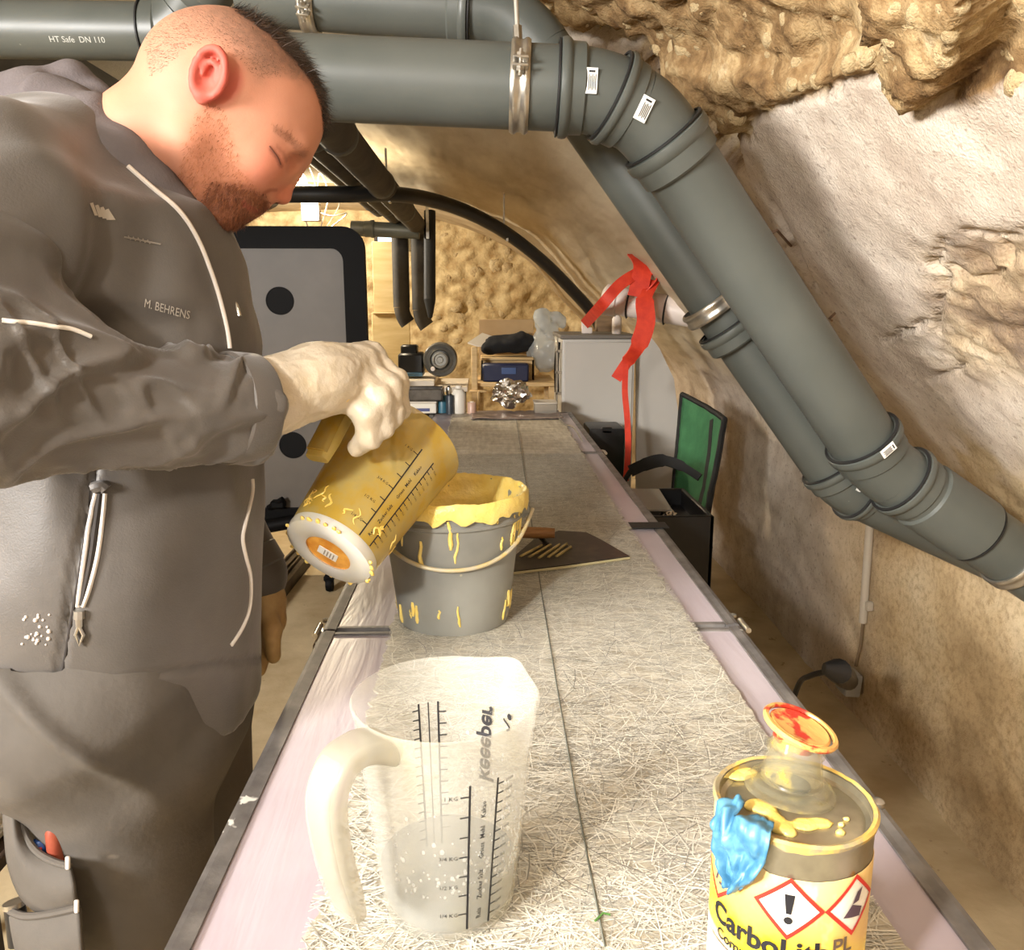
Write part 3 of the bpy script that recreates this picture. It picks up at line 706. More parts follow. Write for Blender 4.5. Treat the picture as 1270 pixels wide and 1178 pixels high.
# ================================================================== FAR END
# window, board and lamp
t = tag(empty('window_1', P(485, 296, 7.2)), 'small bright cellar window under the far ceiling'); t['kind'] = 'structure'
wc = PY(485, 297, 7.33); obj('window_frame', join(bev((.28, .05, .03), .004, 1, wc+np.array((0, 0, -.065))), bev((.28, .05, .03), .004, 1, wc+np.array((0, 0, .065))), bev((.03, .05, .16), .004, 1, wc+np.array((-.125, 0, 0))), bev((.03, .05, .16), .004, 1, wc+np.array((.125, 0, 0)))), M('dark_window_frame', (46, 34, 26), rough=.6), t)
obj('window_pane', bev((.24, .01, .11), .0, 1, wc), emit('daylight_pane', (205, 230, 245), 2.6), t)
MPLY = M('pale_plywood', (206, 178, 120), (224, 200, 146), 3, .7, stretch=(1, 1, 6), bump=.1, bscale=20)
bc = PY(486, 388, 6.55); tag(obj('plywood_board', join(bev((.27, .03, .52), .003, 1, bc+np.array((0, 0, .27))), bev((.29, .03, .62), .003, 1, bc+np.array((-.01, .005, -.31))), bev((.29, .02, .012), .002, 1, bc+np.array((0, -.02, 0))), bev((.03, .03, .95), .002, 1, bc+np.array((-.0, .03, -1.0)))), MPLY, origin=None), 'tall pale plywood board under the small bright window', 'board')
lc = np.array((-1.0, 4.62, 2.02)); LP = P(371, 226, 4.55); plo.location = tuple(LP+np.array((0, -.09, .0)))
t = empty('work_lamp', LP, 'bare glowing work bulb at the far ceiling, beside the nose', 'lamp')
obj('bulb', xf(lathe([(0, -.05), (.03, -.045), (.045, -.015), (.04, .02), (.022, .05), (.02, .07), (0, .07)], 20), T4(LP, *frame((0, 0, 1), (1, 0, 0)))), emit('glowing_bulb', (255, 236, 196), 40), t)
obj('lamp_holder', seg(LP+np.array((0, 0, .06)), LP+np.array((0, 0, .16)), .024, 14), MWHITE, t)
obj('lamp_guard', join(*[tube(LP+np.array([(math.cos(a)*.06, math.sin(a)*.06, .08), (math.cos(a)*.085, math.sin(a)*.085, -.01), (math.cos(a)*.05, math.sin(a)*.05, -.09)]), .003, 6, smooth_n=5) for a in np.arange(.3, 6.3, 1.57)]), MZINC, t)
jb = P(386, 262, 4.7); t = empty('cable_junction', jb, 'white cable junction with loose wires, below the glowing bulb', 'junction box')
obj('box', bev((.1, .07, .11), .01, 2, jb), MWHITE, t); obj('cable_gland', seg(jb+np.array((0, 0, .05)), jb+np.array((.01, 0, .14)), .03, 12), MWHITE, t)
for k, (dx, dz) in enumerate(((.16, .1), (.1, .22), (.2, -.03), (-.06, .2))): obj('wire', tube([jb+np.array((.03, 0, 0)), jb+np.array((dx*.6, -.03, dz*.9)), jb+np.array((dx, .0, dz*.4)), jb+np.array((dx*.4, .02, -.1))], .0035, 8, smooth_n=6), MWHITE if k % 2 else MZINC, t)

# folded table with black frame
MPANEL = M('taupe_sheet', (82, 75, 67), (94, 86, 77), 3, .5); MBLKF = M('black_frame_plastic', (10, 9, 9), rough=.6, spec=.12)
yp = 4.1; X0, X1 = PY(130, 500, yp)[0], PY(459, 500, yp)[0]; Z0_, Z1_ = PY(400, 652, yp)[2], PY(400, 281, yp)[2]
t = empty('folding_table', ((X0+X1)/2, yp, Z0_), 'upright folded table with taupe sheet, thick black frame and round holes', 'table')
cxp, czp, wp, hp = (X0+X1)/2, (Z0_+Z1_)/2, X1-X0, Z1_-Z0_
loop_o, loop_i = np.array(rrect(wp, hp, .10, 6)), np.array(rrect(wp-.20, hp-.2, .06, 6)); nL = len(loop_o)
Vf = np.vstack([np.c_[q[:, 0]+cxp, np.full(nL, y_), q[:, 1]+czp] for q, y_ in ((loop_o, yp-.025), (loop_i, yp-.03), (loop_i, yp+.03), (loop_o, yp+.03))])
Ff = [[a*nL+j, a*nL+(j+1) % nL, ((a+1) % 4)*nL+(j+1) % nL, ((a+1) % 4)*nL+j] for a in range(4) for j in range(nL)]
obj('frame', (Vf, Ff), MBLKF, t); obj('sheet', bev((wp-.18, .02, hp-.18), .004, 1, (cxp, yp, czp)), MPANEL, t)
for px, py in ((347, 373), (363, 552)):
    c3 = PY(px, py, yp-.012); obj('round_hole', xf(lathe([(0, .0015), (.0610, .0015), (.0615, .004), (.066, .004), (.066, -.006)], 32), T4(c3, (1, 0, 0), (0, 0, 1), (0, -1, 0))), MBLKF, t)
b0 = PY(318, 655, yp-.1); b1 = PY(400, 640, yp-.1); obj('under_bar', tube([b0, b1], .035, 12), MBLKF, t)
for xk in (X0+.2, X1-.18):
    obj('leg', join(tube([(xk, yp, Z0_+.05), (xk, yp-.02, .1)], .025, 10), tube([(xk, yp-.32, .07), (xk, yp+.32, .07)], .025, 10)), MBLKF, t)
    for dy in (-.3, .3): obj('caster', xf(lathe([(0, -.015), (.035, -.015), (.04, 0), (.035, .015), (0, .015)], 16), T4((xk, yp+dy, .04), (0, 1, 0), (0, 0, 1), (1, 0, 0))), MBLKF, t)
cp_ = PY(345, 625, yp-.05); obj('latch', join(bev((.07, .05, .04), .008, 1, cp_), tube([cp_+np.array((-.05, 0, -.02)), cp_+np.array((.03, -.02, .03))], .014, 8)), MBLKF, t)
# dark rails lying on the floor
for k, (pa, pb, lab) in enumerate((((372, 684), (318, 742), 'dark steel rail lying on the floor, nearer the folded table'), ((378, 694), (322, 762), 'dark steel rail lying on the floor, nearer the work table'))):
    A, B = PZ(*pa, .03), PZ(*pb, .03); tag(obj('steel_rail', sweep([A, B], [(-.03, -.03), (.03, -.03), (.03, -.018), (.008, -.01), (.008, .016), (.022, .02), (.022, .03), (-.022, .03), (-.022, .02), (-.008, .016), (-.008, -.01), (-.03, -.018)]), M('dark_steel', (52, 46, 40), (90, 78, 62), 14, .55, metal=.5), smooth=False), lab, 'rail')
# shallow wooden ledge / trestle behind the folded table
# cabinet
MCAB = M('cabinet_grey', (186, 182, 174), (194, 190, 182), 2, .45); MCABD = M('cabinet_edge', (112, 106, 98), rough=.5)
yc = 3.95; x0c, x1c = PY(697, 460, yc)[0], PY(787, 460, yc)[0]; zt = PY(740, 415, yc)[2]
t = empty('metal_cabinet', ((x0c+x1c)/2, yc+.22, 0), 'pale grey metal cabinet at the far end of the work table', 'cabinet')
obj('body', box3((x0c, yc, .06), (x1c, yc+.45, zt-.02), .008, 2), MCAB, t); obj('top_plate', box3((x0c-.01, yc-.012, zt-.02), (x1c+.008, yc+.46, zt), .004), MCABD, t)
obj('back_panel', box3((x0c+.012, yc-.006, .1), (x1c-.01, yc+.002, zt-.035), .003), MCAB, t); obj('plinth', box3((x0c+.02, yc+.02, 0), (x1c-.02, yc+.42, .06), .002), MBLKF, t)
obj('side_rail', join(box3((x0c-.028, yc+.01, .85), (x0c-.018, yc+.03, zt-.01), .002), *[box3((x0c-.03, yc+.01, z_), (x0c, yc+.028, z_+.012), .001) for z_ in (.92, 1.02, 1.12)]), MZINC, t)
obj('door_gasket', tube([(x0c-.012, yc+.1, zt-.04), (x0c-.02, yc+.08, zt-.16), (x0c-.015, yc+.1, zt-.28)], .012, 8, smooth_n=6), MBLKF, t)
yb = yc+.06; pts = [(789, 640), (836, 640), (842, 520), (836, 470), (818, 432), (800, 408), (789, 404)]
tag(obj('grey_board', prism([PY(a, b, yb) for a, b in pts], (0, .018, 0)), MCAB, smooth=False), 'tall grey board with a cut corner, leaning between cabinet and vault wall', 'board')
tag(obj('wooden_block', bev((.09, .07, .11), .004, 1, PY(750, 397, yc+.2)+np.array((0, 0, -.0))), M('dark_wood', (110, 88, 62), (136, 110, 78), 12, .7, stretch=(1, 1, 5))), 'short dark wooden block standing on the cabinet', 'wood block')
tb = PY(765, 402, yc+.12); t = tag(obj('spray_bottle', join(xf(lathe([(0, 0), (.022, 0), (.024, .01), (.024, .07), (.012, .09), (.012, .105), (0, .105)], 18), T4((tb[0], tb[1], zt), (1, 0, 0), (0, 1, 0), (0, 0, 1)))), MWHITE), 'small white bottle standing on the cabinet under the waste pipe', 'bottle')
tc = PY(728, 404, yc+.12); tag(obj('white_clip', join(bev((.05, .03, .03), .006, 2, (tc[0], tc[1], zt+.016)), bev((.03, .025, .05), .006, 2, (tc[0]-.012, tc[1], zt+.045))), MWHITE), 'small white plastic clip on the cabinet corner at the red strap end', 'clip')

# back bench with clutter
MWOOD = M('raw_wood', (190, 158, 108), (212, 184, 136), 6, .7, stretch=(1, 1, 8)); MWB = M('white_board', (208, 200, 186), rough=.5); MCARD = M('cardboard', (168, 138, 96), (182, 152, 110), 5, .8)
yb0 = 4.55
def bx(px0, py0, px1, py1, y, dy, bevel=.004):
    a = PY(px0, py1, y); b = PY(px1, py0, y); return box3((min(a[0], b[0]), y, min(a[2], b[2])), (max(a[0], b[0]), y+dy, max(a[2], b[2])), bevel)
zb = PY(530, 472, yb0)[2]; xb0, xb1 = PY(474, 470, yb0)[0], PY(580, 470, yb0)[0]
t = empty('side_bench', ((xb0+xb1)/2, yb0+.3, 0), 'low bench with two white boards laid on it, left of the crate stack', 'bench')
xm = xb0+.5*(xb1-xb0)
obj('board', box3((xb0, yb0, zb-.03), (xm+.05, yb0+.55, zb), .003), MWB, t); obj('board', box3((xm-.03, yb0-.02, zb-.06), (xb1, yb0+.5, zb-.032), .003), MWB, t)
for a in (xb0+.03, xb1-.05):
    for b in (yb0+.03, yb0+.48): obj('leg', box3((a, b, 0), (a+.03, b+.03, zb-.06), .003), MBLKF, t)
obj('shelf', box3((xb0+.03, yb0+.04, .72), (xb1-.05, yb0+.5, .74), .003), M('dark_shelf', (40, 34, 28), rough=.7), t)
# box with black instrument
t = empty('instrument_case', PY(505, 464, yb0+.12), 'black box-shaped instrument standing on the white bench board', 'case')
obj('body', bx(494, 438, 525, 464, yb0+.12, .16, .012), MBLK, t); obj('upper_deck', bx(497, 428, 517, 440, yb0+.14, .1, .008), MBLK, t); obj('blue_base', bx(492, 462, 524, 467, yb0+.11, .18, .003), M('blue_plastic', (70, 110, 140), rough=.5), t)
obj('cover_flap', prism([PY(482, 467, yb0+.1), PY(497, 467, yb0+.1), PY(494, 455, yb0+.12)], (0, .02, 0)), MWB, t)
c3 = PY(546, 446, yb0+.1); rr_ = 21/1030*(yb0+.1)
t = empty('cable_reel', c3-np.array((0, 0, rr_)), 'round grey disc-shaped reel standing on the bench, next to the black case', 'reel'); mR = T4(c3, (1, 0, 0), (0, 0, 1), (0, -1, 0))
MREEL = M('reel_grey', (84, 84, 80), (112, 110, 104), 12, .35, metal=.3)
obj('disc', xf(lathe([(0, -.06), (rr_*.97, -.06), (rr_, -.05), (rr_, .0), (rr_*.93, .012), (rr_*.78, .004), (rr_*.6, .016), (rr_*.52, .0), (0, 0)], 36), mR), MREEL, t)
obj('hub', xf(lathe([(rr_*.46, 0), (rr_*.46, .03), (rr_*.36, .034), (rr_*.34, .02), (rr_*.2, .02), (rr_*.16, .03), (0, .03)], 30), mR), M('hub_grey', (150, 148, 140), rough=.35, metal=.4), t)
obj('knob', xf(lathe([(0, 0), (.012, 0), (.012, .03), (0, .03)], 12), T4(PY(537, 457, yb0+.08), (1, 0, 0), (0, 0, 1), (0, -1, 0))), MWHITE, t)
# stacked cartons, crate
zs_ = PY(640, 474, yb0)[2]; xs0, xs1 = PY(590, 474, yb0)[0], PY(690, 474, yb0)[0]
t = empty('wooden_shelf', ((xs0+xs1)/2, yb0+.25, 0), 'raw wooden shelf rack carrying the crate and plastic bag', 'shelf')
obj('shelf_board', box3((xs0, yb0-.02, zs_-.022), (xs1, yb0+.45, zs_), .003), MWOOD, t); obj('shelf_board', box3((xs0, yb0+.0, .55), (xs1, yb0+.45, .57), .003), MWOOD, t)
for a in (xs0+.0, xs1-.04): obj('leg', box3((a, yb0+.02, 0), (a+.04, yb0+.06, zs_-.022), .003), MWOOD, t); obj('leg', box3((a, yb0+.36, 0), (a+.04, yb0+.40, zs_-.022), .003), MWOOD, t)
t = empty('wooden_crate', PY(630, 474, yb0+.06), 'wooden crate with a dark blue case in front, on the shelf rack', 'crate')
obj('crate_wall', bx(596, 446, 663, 474, yb0+.13, .02), MWOOD, t); obj('crate_wall', bx(596, 446, 600, 474, yb0+.13, .2), MWOOD, t); obj('crate_wall', bx(659, 446, 663, 474, yb0+.13, .2), MWOOD, t); obj('crate_lid', bx(596, 443, 662, 447, yb0+.1, .24), MWOOD, t)
t = empty('tool_case', PY(628, 474, yb0+.02), 'dark blue plastic tool case in front of the crate', 'case'); obj('body', bx(598, 451, 656, 474, yb0+.02, .1, .01), M('navy_plastic', (26, 34, 66), rough=.35), t); obj('label_plate', bx(622, 456, 640, 464, yb0+.013, .01, .001), M('blue_label', (58, 82, 130), rough=.4), t)
tag(obj('carton', join(bx(594, 396, 662, 420, yb0+.32, .02, .002), bx(594, 418, 662, 446, yb0+.34, .25, .002)), MCARD), 'brown cardboard carton with its flap up, behind the crate', 'carton')
tag(obj('paper_sheet', prism([PY(580, 426, yb0+.16), PY(598, 414, yb0+.22), PY(630, 424, yb0+.3), PY(626, 430, yb0+.18), PY(592, 430, yb0+.14)], (0, 0, .006)), MWB), 'white bent paper sheet with a black mark, in front of the carton', 'paper')
tag(obj('wooden_post', join(bx(585, 430, 592, 505, yb0-.06, .03), bx(582, 484, 604, 487, yb0-.08, .03), bx(592, 486, 595, 510, yb0-.1, .02)), MWOOD), 'raw wooden offcut frame propped in front of the shelf rack', 'wood frame')

def blob(name, c, r, ax=None, disp=None, mat=None, res=.012, par=None, kind=None, extra=None, smooth=1):
    c = np.array(c); r = np.array(r); f = Field(*[axis_grid(c[i]-(r[i]*1.4+.05), c[i]+(r[i]*1.4+(.13 if i == 2 and extra else .05)), fine=res) for i in range(3)]); f.ellipsoid(c, np.eye(3), r, .02)
    for a, b, ra, rb in (extra or []): f.capsule(a, b, ra, rb, .03)
    if disp is not None:
        X = np.stack(np.meshgrid(*f.ax, indexing='ij'), -1); f.v += disp(X).astype(np.float32)
    return f.mesh(smooth)
cl = PY(632, 438, yb0+.2); cz = PY(632, 444, yb0)[2]
tag(obj('dark_cloth', blob('c', (cl[0], cl[1], cz+.075), (.14, .09, .05), disp=lambda X: .03*fbm(X*14, 3), res=.011, extra=[((cl[0]-.13, cl[1]-.05, cz+.05), (cl[0]+.1, cl[1], cz+.08), .03, .04)]), M('black_cloth', (18, 18, 20), rough=.9), smooth='all'), 'crumpled black cloth heaped on the wooden crate lid', 'cloth')
cb = PY(682, 444, yb0+.2)
tag(obj('plastic_bag', blob('b', (cb[0]-.02, cb[1], cz+.03), (.105, .11, .12), disp=lambda X: .045*fbm(X*13, 3), res=.011, extra=[((cb[0]-.02, cb[1], cz+.1), (cb[0]-.05, cb[1], cz+.21), .035, .05), ((cb[0]-.0, cb[1], cz+.1), (cb[0]+.03, cb[1]+.02, cz+.2), .03, .04)]), clear('cloudy_film', (206, 214, 218), .62, .15), smooth='all'), 'tied cloudy plastic bag stuffed beside the crate', 'bag')
# small things on the far end of the work table: built with the table below
# ================================================================== WORK TABLE
TZ = .85
xL = float(np.mean([PZ(205, 1178, TZ)[0], PZ(400, 785, TZ)[0]])); xR = float(np.mean([PZ(1235, 1178, TZ)[0], PZ(912, 776, TZ)[0], PZ(738, 548, TZ)[0]]))
J1 = float(PZ(885, 778, TZ)[1]); J2 = float(PZ(745, 562, TZ)[1]); YE = float(PZ(640, 512, TZ)[1]); Y0T = -.1
def film_material():
    k = NT('pink_film_panel'); v = k.coord(); k.b.inputs['Roughness'].default_value = .34
    c = k.ramp(k.noise(3, 4, .6, v), [(.35, (172, 160, 168)), (.65, (188, 178, 184))]); k.l(c, k.b.inputs['Base Color'])
    h = k.math('ADD', k.noise(7, 3, .55, k.scaled(v, (3.2, .35, 1)), 1.2), k.math('MULTIPLY', k.noise(30, 3, .6, k.scaled(v, (2.5, .5, 1))), .25)); k.bump(h, .16, .008)
    return k.m
MFILM = film_material()
MRAIL = M('weathered_rail', (98, 94, 92), (134, 130, 126), 20, .5, metal=.35, speck=(232, 230, 222), speck_scale=26, speck_at=.69, bump=.15, bscale=60)
table = empty('work_table', ((xL+xR)/2, (Y0T+YE)/2, 0), 'long narrow work table of pinkish film-covered panels in grey edge rails', 'table')
RWd = .020
for a, b in ((Y0T, J1-.004), (J1+.004, J2-.004), (J2+.004, YE)):
    nx, ny = 26, 60; X, Y = np.meshgrid(np.linspace(xL+RWd, xR-RWd, nx), np.linspace(a+.006, b-.006, ny), indexing='ij'); q = np.stack([X*9, Y*1.6, X*0], -1)
    Zt = TZ+.0012*np.abs(fbm(q, 3))*np.minimum(1, np.minimum(Y-a, b-Y)/.05).clip(0, 1); top = np.stack([X, Y, Zt], -1).reshape(-1, 3); bot = top.copy(); bot[:, 2] = TZ-.04
    g = np.arange(nx*ny).reshape(nx, ny); qf = lambda g_: np.stack([g_[:-1, :-1].ravel(), g_[1:, :-1].ravel(), g_[1:, 1:].ravel(), g_[:-1, 1:].ravel()], 1)
    loop = list(g[:, 0])+list(g[-1, 1:])+list(g[-2::-1, -1])+list(g[0, -2:0:-1]); m = nx*ny
    F = qf(g).tolist()+[[loop[k], loop[k]+m, loop[(k+1) % len(loop)]+m, loop[(k+1) % len(loop)]] for k in range(len(loop))]+[[int(i)+m for i in loop][::-1]]
    obj('panel', (np.vstack([top, bot]), [[int(i) for i in f] for f in F]), MFILM, table)
    for x0, x1, s in ((xL, xL+RWd, -1), (xR-RWd, xR, 1)):
        sec = [(x0, TZ-.055), (x1, TZ-.055), (x1, TZ+.003), ((x0+x1)/2+.004*s, TZ+.0045), ((x0+x1)/2-.004*s, TZ+.0030), (x0, TZ+.003)]
        obj('edge_rail', ([(x, y, z) for y in (a, b) for x, z in sec], [[0, 1, 2, 3, 4, 5][::-1], [6, 7, 8, 9, 10, 11]]+[[k, (k+1) % 6, 6+(k+1) % 6, 6+k] for k in range(6)]), MRAIL, table, smooth=False)
    for y in (a+.008, b-.008): obj('cross_rail', box3((xL+RWd, y-.005, TZ-.05), (xR-RWd, y+.005, TZ+.0034), .0015), MRAIL, table)
for y in (.15, J1-.1, J1+.15, J2-.12, J2+.12, YE-.12):
    for x in (xL+.03, xR-.07): obj('leg', box3((x, y, 0), (x+.04, y+.04, TZ-.05), .003), MRAIL, table)
for y in (J1, J2):
    for x, s in ((xL-.004, -1), (xR+.004, 1)):
        obj('hinge', join(bev((.01, .07, .03), .003, 1, (x, y, TZ-.02)), tube([(x+.004*s, y-.02, TZ+.002), (x+.004*s, y+.025, TZ+.002)], .0045, 10), xf(lathe([(0, 0), (.006, 0), (.006, .004), (0, .006)], 10), T4((x, y+.05, TZ-.002), (1, 0, 0), (0, 1, 0), (0, 0, 1)))), MZINC, table)
ka = PZ(803, 653, TZ+.003); obj('edge_tape', bev((.085, .05, .002), .0005, 1, (xR-.03, ka[1], TZ+.0062)), MSEAL, table)
ka = PZ(1092, 1003, TZ); obj('rail_bolt', xf(lathe([(0, 0), (.007, 0), (.007, .005), (.003, .008), (0, .008)], 12), T4((xR-.006, ka[1], TZ+.004), (1, 0, 0), (0, 1, 0), (0, 0, 1))), MZINC, table)

# glass fibre mat
mxL = float(np.mean([PZ(392, 1178, TZ)[0], PZ(478, 790, TZ)[0]])); mxR = float(np.mean([PZ(1118, 1178, TZ)[0], PZ(862, 778, TZ)[0], PZ(716, 560, TZ)[0]])); MZ = TZ+.0075
def mat_material():
    k = NT('glass_fibre_mat'); v = k.coord(); k.b.inputs['Roughness'].default_value = .5
    w1 = k.n('ShaderNodeTexNoise', i_Scale=55, i_Detail=5, i_Roughness=.7); k.l(k.scaled(v, (1, .16, 1)), w1.inputs['Vector'])
    w2 = k.n('ShaderNodeTexNoise', i_Scale=55, i_Detail=5, i_Roughness=.7); k.l(k.scaled(v, (.16, 1, 1)), w2.inputs['Vector'])
    f = k.math('ADD', k.math('MULTIPLY', w1.outputs[0], .5), k.math('MULTIPLY', w2.outputs[0], .5))
    c = k.ramp(f, [(.36, (150, 142, 124)), (.5, (186, 178, 160)), (.62, (214, 208, 192))]); k.l(c, k.b.inputs['Base Color']); k.bump(f, .5, .004); return k.m
rs = np.random.RandomState(11)
yy = np.arange(.0, YE-.02, .012); ea = mxL+.003*rs.randn(len(yy))+.004*np.sin(yy*3); eb = mxR+.003*rs.randn(len(yy))+.004*np.sin(yy*2+1)
V = np.array([[(a, y, MZ), (b, y, MZ), (b, y, MZ-.003), (a, y, MZ-.003)] for y, a, b in zip(yy, ea, eb)]).reshape(-1, 3); F = []
for i in range(len(yy)-1):
    for j in range(4): F.append([i*4+j, i*4+(j+1) % 4, i*4+4+(j+1) % 4, i*4+4+j])
F += [[0, 1, 2, 3], [len(V)-1, len(V)-2, len(V)-3, len(V)-4]]
V = V+np.c_[V[:, :2]*0, .0008*fbm(V*6, 2)]
fm = tag(obj('glass_fibre_mat', (V, F), mat_material(), smooth=False), 'long strip of whitish glass fibre mat laid down the middle of the table', 'fibre mat')
def strand_material():
    k = NT('glass_strands'); a = k.attr('tint'); k.l(a.outputs['Color'], k.b.inputs['Base Color']); k.b.inputs['Roughness'].default_value = .35; return k.m
n = 30000; yv = .02+(2.7)*rs.rand(n)**1.25; xv = mxL+(mxR-mxL)*rs.rand(n); ang = np.where(rs.rand(n) < .55, rs.randn(n)*.5, rs.rand(n)*PI); L = rs.uniform(.014, .032, n); wd_ = rs.uniform(.00028, .0006, n)
xv = np.clip(xv, mxL+L*np.abs(np.cos(ang))*.9, mxR-L*np.abs(np.cos(ang))*.9); d = np.stack([np.cos(ang), np.sin(ang), 0*ang], 1); pr_ = np.stack([-np.sin(ang), np.cos(ang), 0*ang], 1); zc_ = MZ+.0012+.0012*rs.rand(n); c0 = np.stack([xv, yv, zc_], 1)
bow = rs.randn(n)*.004; mid = c0+pr_*bow[:, None]
V = np.stack([c0-d*L[:, None]-pr_*wd_[:, None], mid-pr_*wd_[:, None], c0+d*L[:, None]-pr_*wd_[:, None], c0+d*L[:, None]+pr_*wd_[:, None], mid+pr_*wd_[:, None], c0-d*L[:, None]+pr_*wd_[:, None]], 1).reshape(-1, 3)
i6 = np.arange(n)[:, None]*6; F = np.vstack([i6+np.array([0, 1, 4, 5]), i6+np.array([1, 2, 3, 4])])
tn = lin((232, 228, 214))[None]*(.55+.5*rs.rand(n, 1)); tn[rs.rand(n) < .22] *= .5; tn = np.repeat(np.c_[tn, np.ones(n)], 6, axis=0)
obj('fibre_strands', (V, F), strand_material(), fm, smooth=False, attrs={'tint': tn}, kind='stuff')
obj('marker_thread', tube([(PZ(x_, y_, MZ)[0], PZ(x_, y_, MZ)[1], MZ+.003) for x_, y_ in ((750, 1178), (716, 1000), (690, 850), (672, 740), (655, 620), (640, 520))], .0009, 5), M('grey_thread', (104, 106, 96), rough=.8), fm)
obj('green_thread', tube([PZ(738, 1142, MZ+.004), PZ(748, 1132, MZ+.005), PZ(757, 1134, MZ+.004)], .001, 5), M('green_thread', (70, 110, 50), rough=.8), fm)
TOPM = MZ+.002

# ================================================================== MEASURING JUGS
def rjug(z): return .056+(.0765-.056)*(z/.192)
def jug_body():
    H = .192; outer = [(0, .003), (.044, .003), (.047, 0), (.0515, .0), (.055, .003), (.0572, .010)]+[(rjug(z)+.0006, z) for z in np.linspace(.02, .168, 9)]+[(.0755, .172), (.0765, .185), (.0785, .189), (.0790, .192)]
    inner = [(.0775, .193), (.0750, .190), (.0742, .172)]+[(rjug(z)-.0016, z) for z in np.linspace(.165, .02, 9)]+[(.0545, .011), (.051, .006), (.04, .005), (0, .005)]
    V, F = lathe(outer+inner, 72); a = np.arctan2(V[:, 1], V[:, 0]); r = np.hypot(V[:, 0], V[:, 1]); w = np.exp(-(a/.27)**2)*sstep(.125, .192, V[:, 2])*(r > .05)
    V[:, 0] += .012*w; V[:, 2] += .002*w; return V, F
HPATH = [(-.070, 0, .176), (-.090, 0, .184), (-.110, 0, .182), (-.1225, 0, .165), (-.124, 0, .140), (-.119, 0, .105), (-.112, 0, .075), (-.107, 0, .052)]
def cyl_map(vf, r_of, az0, z0, rot=False, lift=.0009, scale=1.0):
    V, F = vf; out = []
    for x, y, z in V:
        x, y = x*scale, y*scale
        if rot: zz = z0+x; r = r_of(zz)+lift+z; az = az0-y/r
        else: zz = z0+y; r = r_of(zz)+lift+z; az = az0+x/r
        out.append((r*math.cos(az), r*math.sin(az), zz))
    return np.array(out), F
def flat_rect(x0, y0, x1, y1, nx=1, ny=1):
    X, Y = np.meshgrid(np.linspace(x0, x1, nx+1), np.linspace(y0, y1, ny+1), indexing='ij'); a = np.arange(X.size).reshape(X.shape)
    F = np.stack([a[:-1, :-1].ravel(), a[1:, :-1].ravel(), a[1:, 1:].ravel(), a[:-1, 1:].ravel()], 1).tolist(); return np.stack([X.ravel(), Y.ravel(), X.ravel()*0], 1), F
def jug_marks(azL, azR, ticks_l=7, ticks_r=15, mid=False):
    D = math.radians; p = []; ro = (lambda z: rjug(z)-.0030) if mid else rjug
    for az in (azL, azR): p.append(cyl_map(flat_rect(-.0009, .014, .0009, .152, 1, 8), ro, D(az), 0))
    if mid: p.append(cyl_map(flat_rect(-.0006, .014, .0006, .152, 1, 8), ro, D((azL+azR)/2), 0))
    for z in np.linspace(.03, .142, ticks_l): p.append(cyl_map(flat_rect(-.0075, z-.0006, 0, z+.0006), ro, D(azL), 0))
    for z in np.linspace(.022, .146, ticks_r): p.append(cyl_map(flat_rect(0, z-.0006, .0065, z+.0006), ro, D(azR), 0))
    return join(*p)
def jug_words(azL, azR):
    D = math.radians; p = []
    for k, z in enumerate((.03, .058, .086, .142)): p.append(cyl_map(text_mesh(('1/4 KG', '1/2 KG', '3/4 KG', '1 KG')[k], .0052, align='RIGHT', res=1), rjug, D(azL)-.0085/.066, z-.0018))
    for k, z in enumerate(np.linspace(.022, .146, 15)): p.append(cyl_map(text_mesh('%d' % ((k+1)*100), .0042, res=1), rjug, D(azR)+.0075/.066, z-.0014))
    for k, w in enumerate(('Reis', 'Zucker', 'Salz', 'Griess', 'Mehl', 'Kakao')): p.append(cyl_map(text_mesh(w, .0060, res=1, bold=.00008), rjug, D((azL+azR)/2)+.002/.066, .022+.0195*k, rot=True))
    return join(*p)
def build_jug(name, M4, label, body_mat, handle_mat, group=None):
    t = empty(name, (0, 0, 0), label, 'jug'); t.matrix_world = M4
    b = obj('body', jug_body(), body_mat, t, world=False, smooth=50)
    hs = spline(HPATH, 6); n = len(hs); sc = np.interp(np.linspace(0, 1, n), [0, .2, .5, .85, 1], [1.25, 1.0, 1.0, .95, .8])
    obj('handle', sweep(hs, rrect(.017, .036, .007, 4), (1, 0, 0), sc), handle_mat, t, world=False, smooth=60)
    obj('handle_channel', sweep(hs[6:-2]+np.array([-.0065, 0, 0]), rrect(.010, .028, .0045, 3), (1, 0, 0)), body_mat, t, world=False, smooth=60)
    obj('scale', jug_marks(239, 258), MINK, t, world=False, smooth=False); obj('scale_lettering', jug_words(239, 258), MINK, t, world=False, smooth=False, kind='stuff')
    obj('scale', jug_marks(51, 66, 11, 15, True), MINK, t, world=False, smooth=False)
    br = cyl_map(text_mesh('keeeper', .0215, bold=.0006), rjug, math.radians(16), .080, rot=True, lift=-.0021)
    ar = [(-.004+.010*u, .020+.004*math.sin(u*5), 0) for u in np.linspace(0, 1, 8)]
    em = cyl_map(join(ribbon([(.135-.066+x*1.0, y+.008, 0) for x, y, _ in ar], .0018, (0, 1, 0), .0002), (np.array([(.0785+.003*math.cos(a), +.031+.003*math.sin(a), 0) for a in np.arange(0, 6.2, .6)]), [list(range(11))])), rjug, math.radians(16), .070, rot=True, lift=-.0021)
    obj('maker_lettering', join(br, em), MINK, t, world=False, smooth=False)
    return t
MJ = clear('milky_polypropylene', (206, 204, 194), .27, .2, (212, 202, 166), 9, .35, .5, .75, .36)
MJH = clear('milky_handle', (186, 180, 162), .5, .3, (200, 186, 140), 14, .5, .55, .8)
jb = PZ(557, 1112, TOPM); ja = math.radians(48)
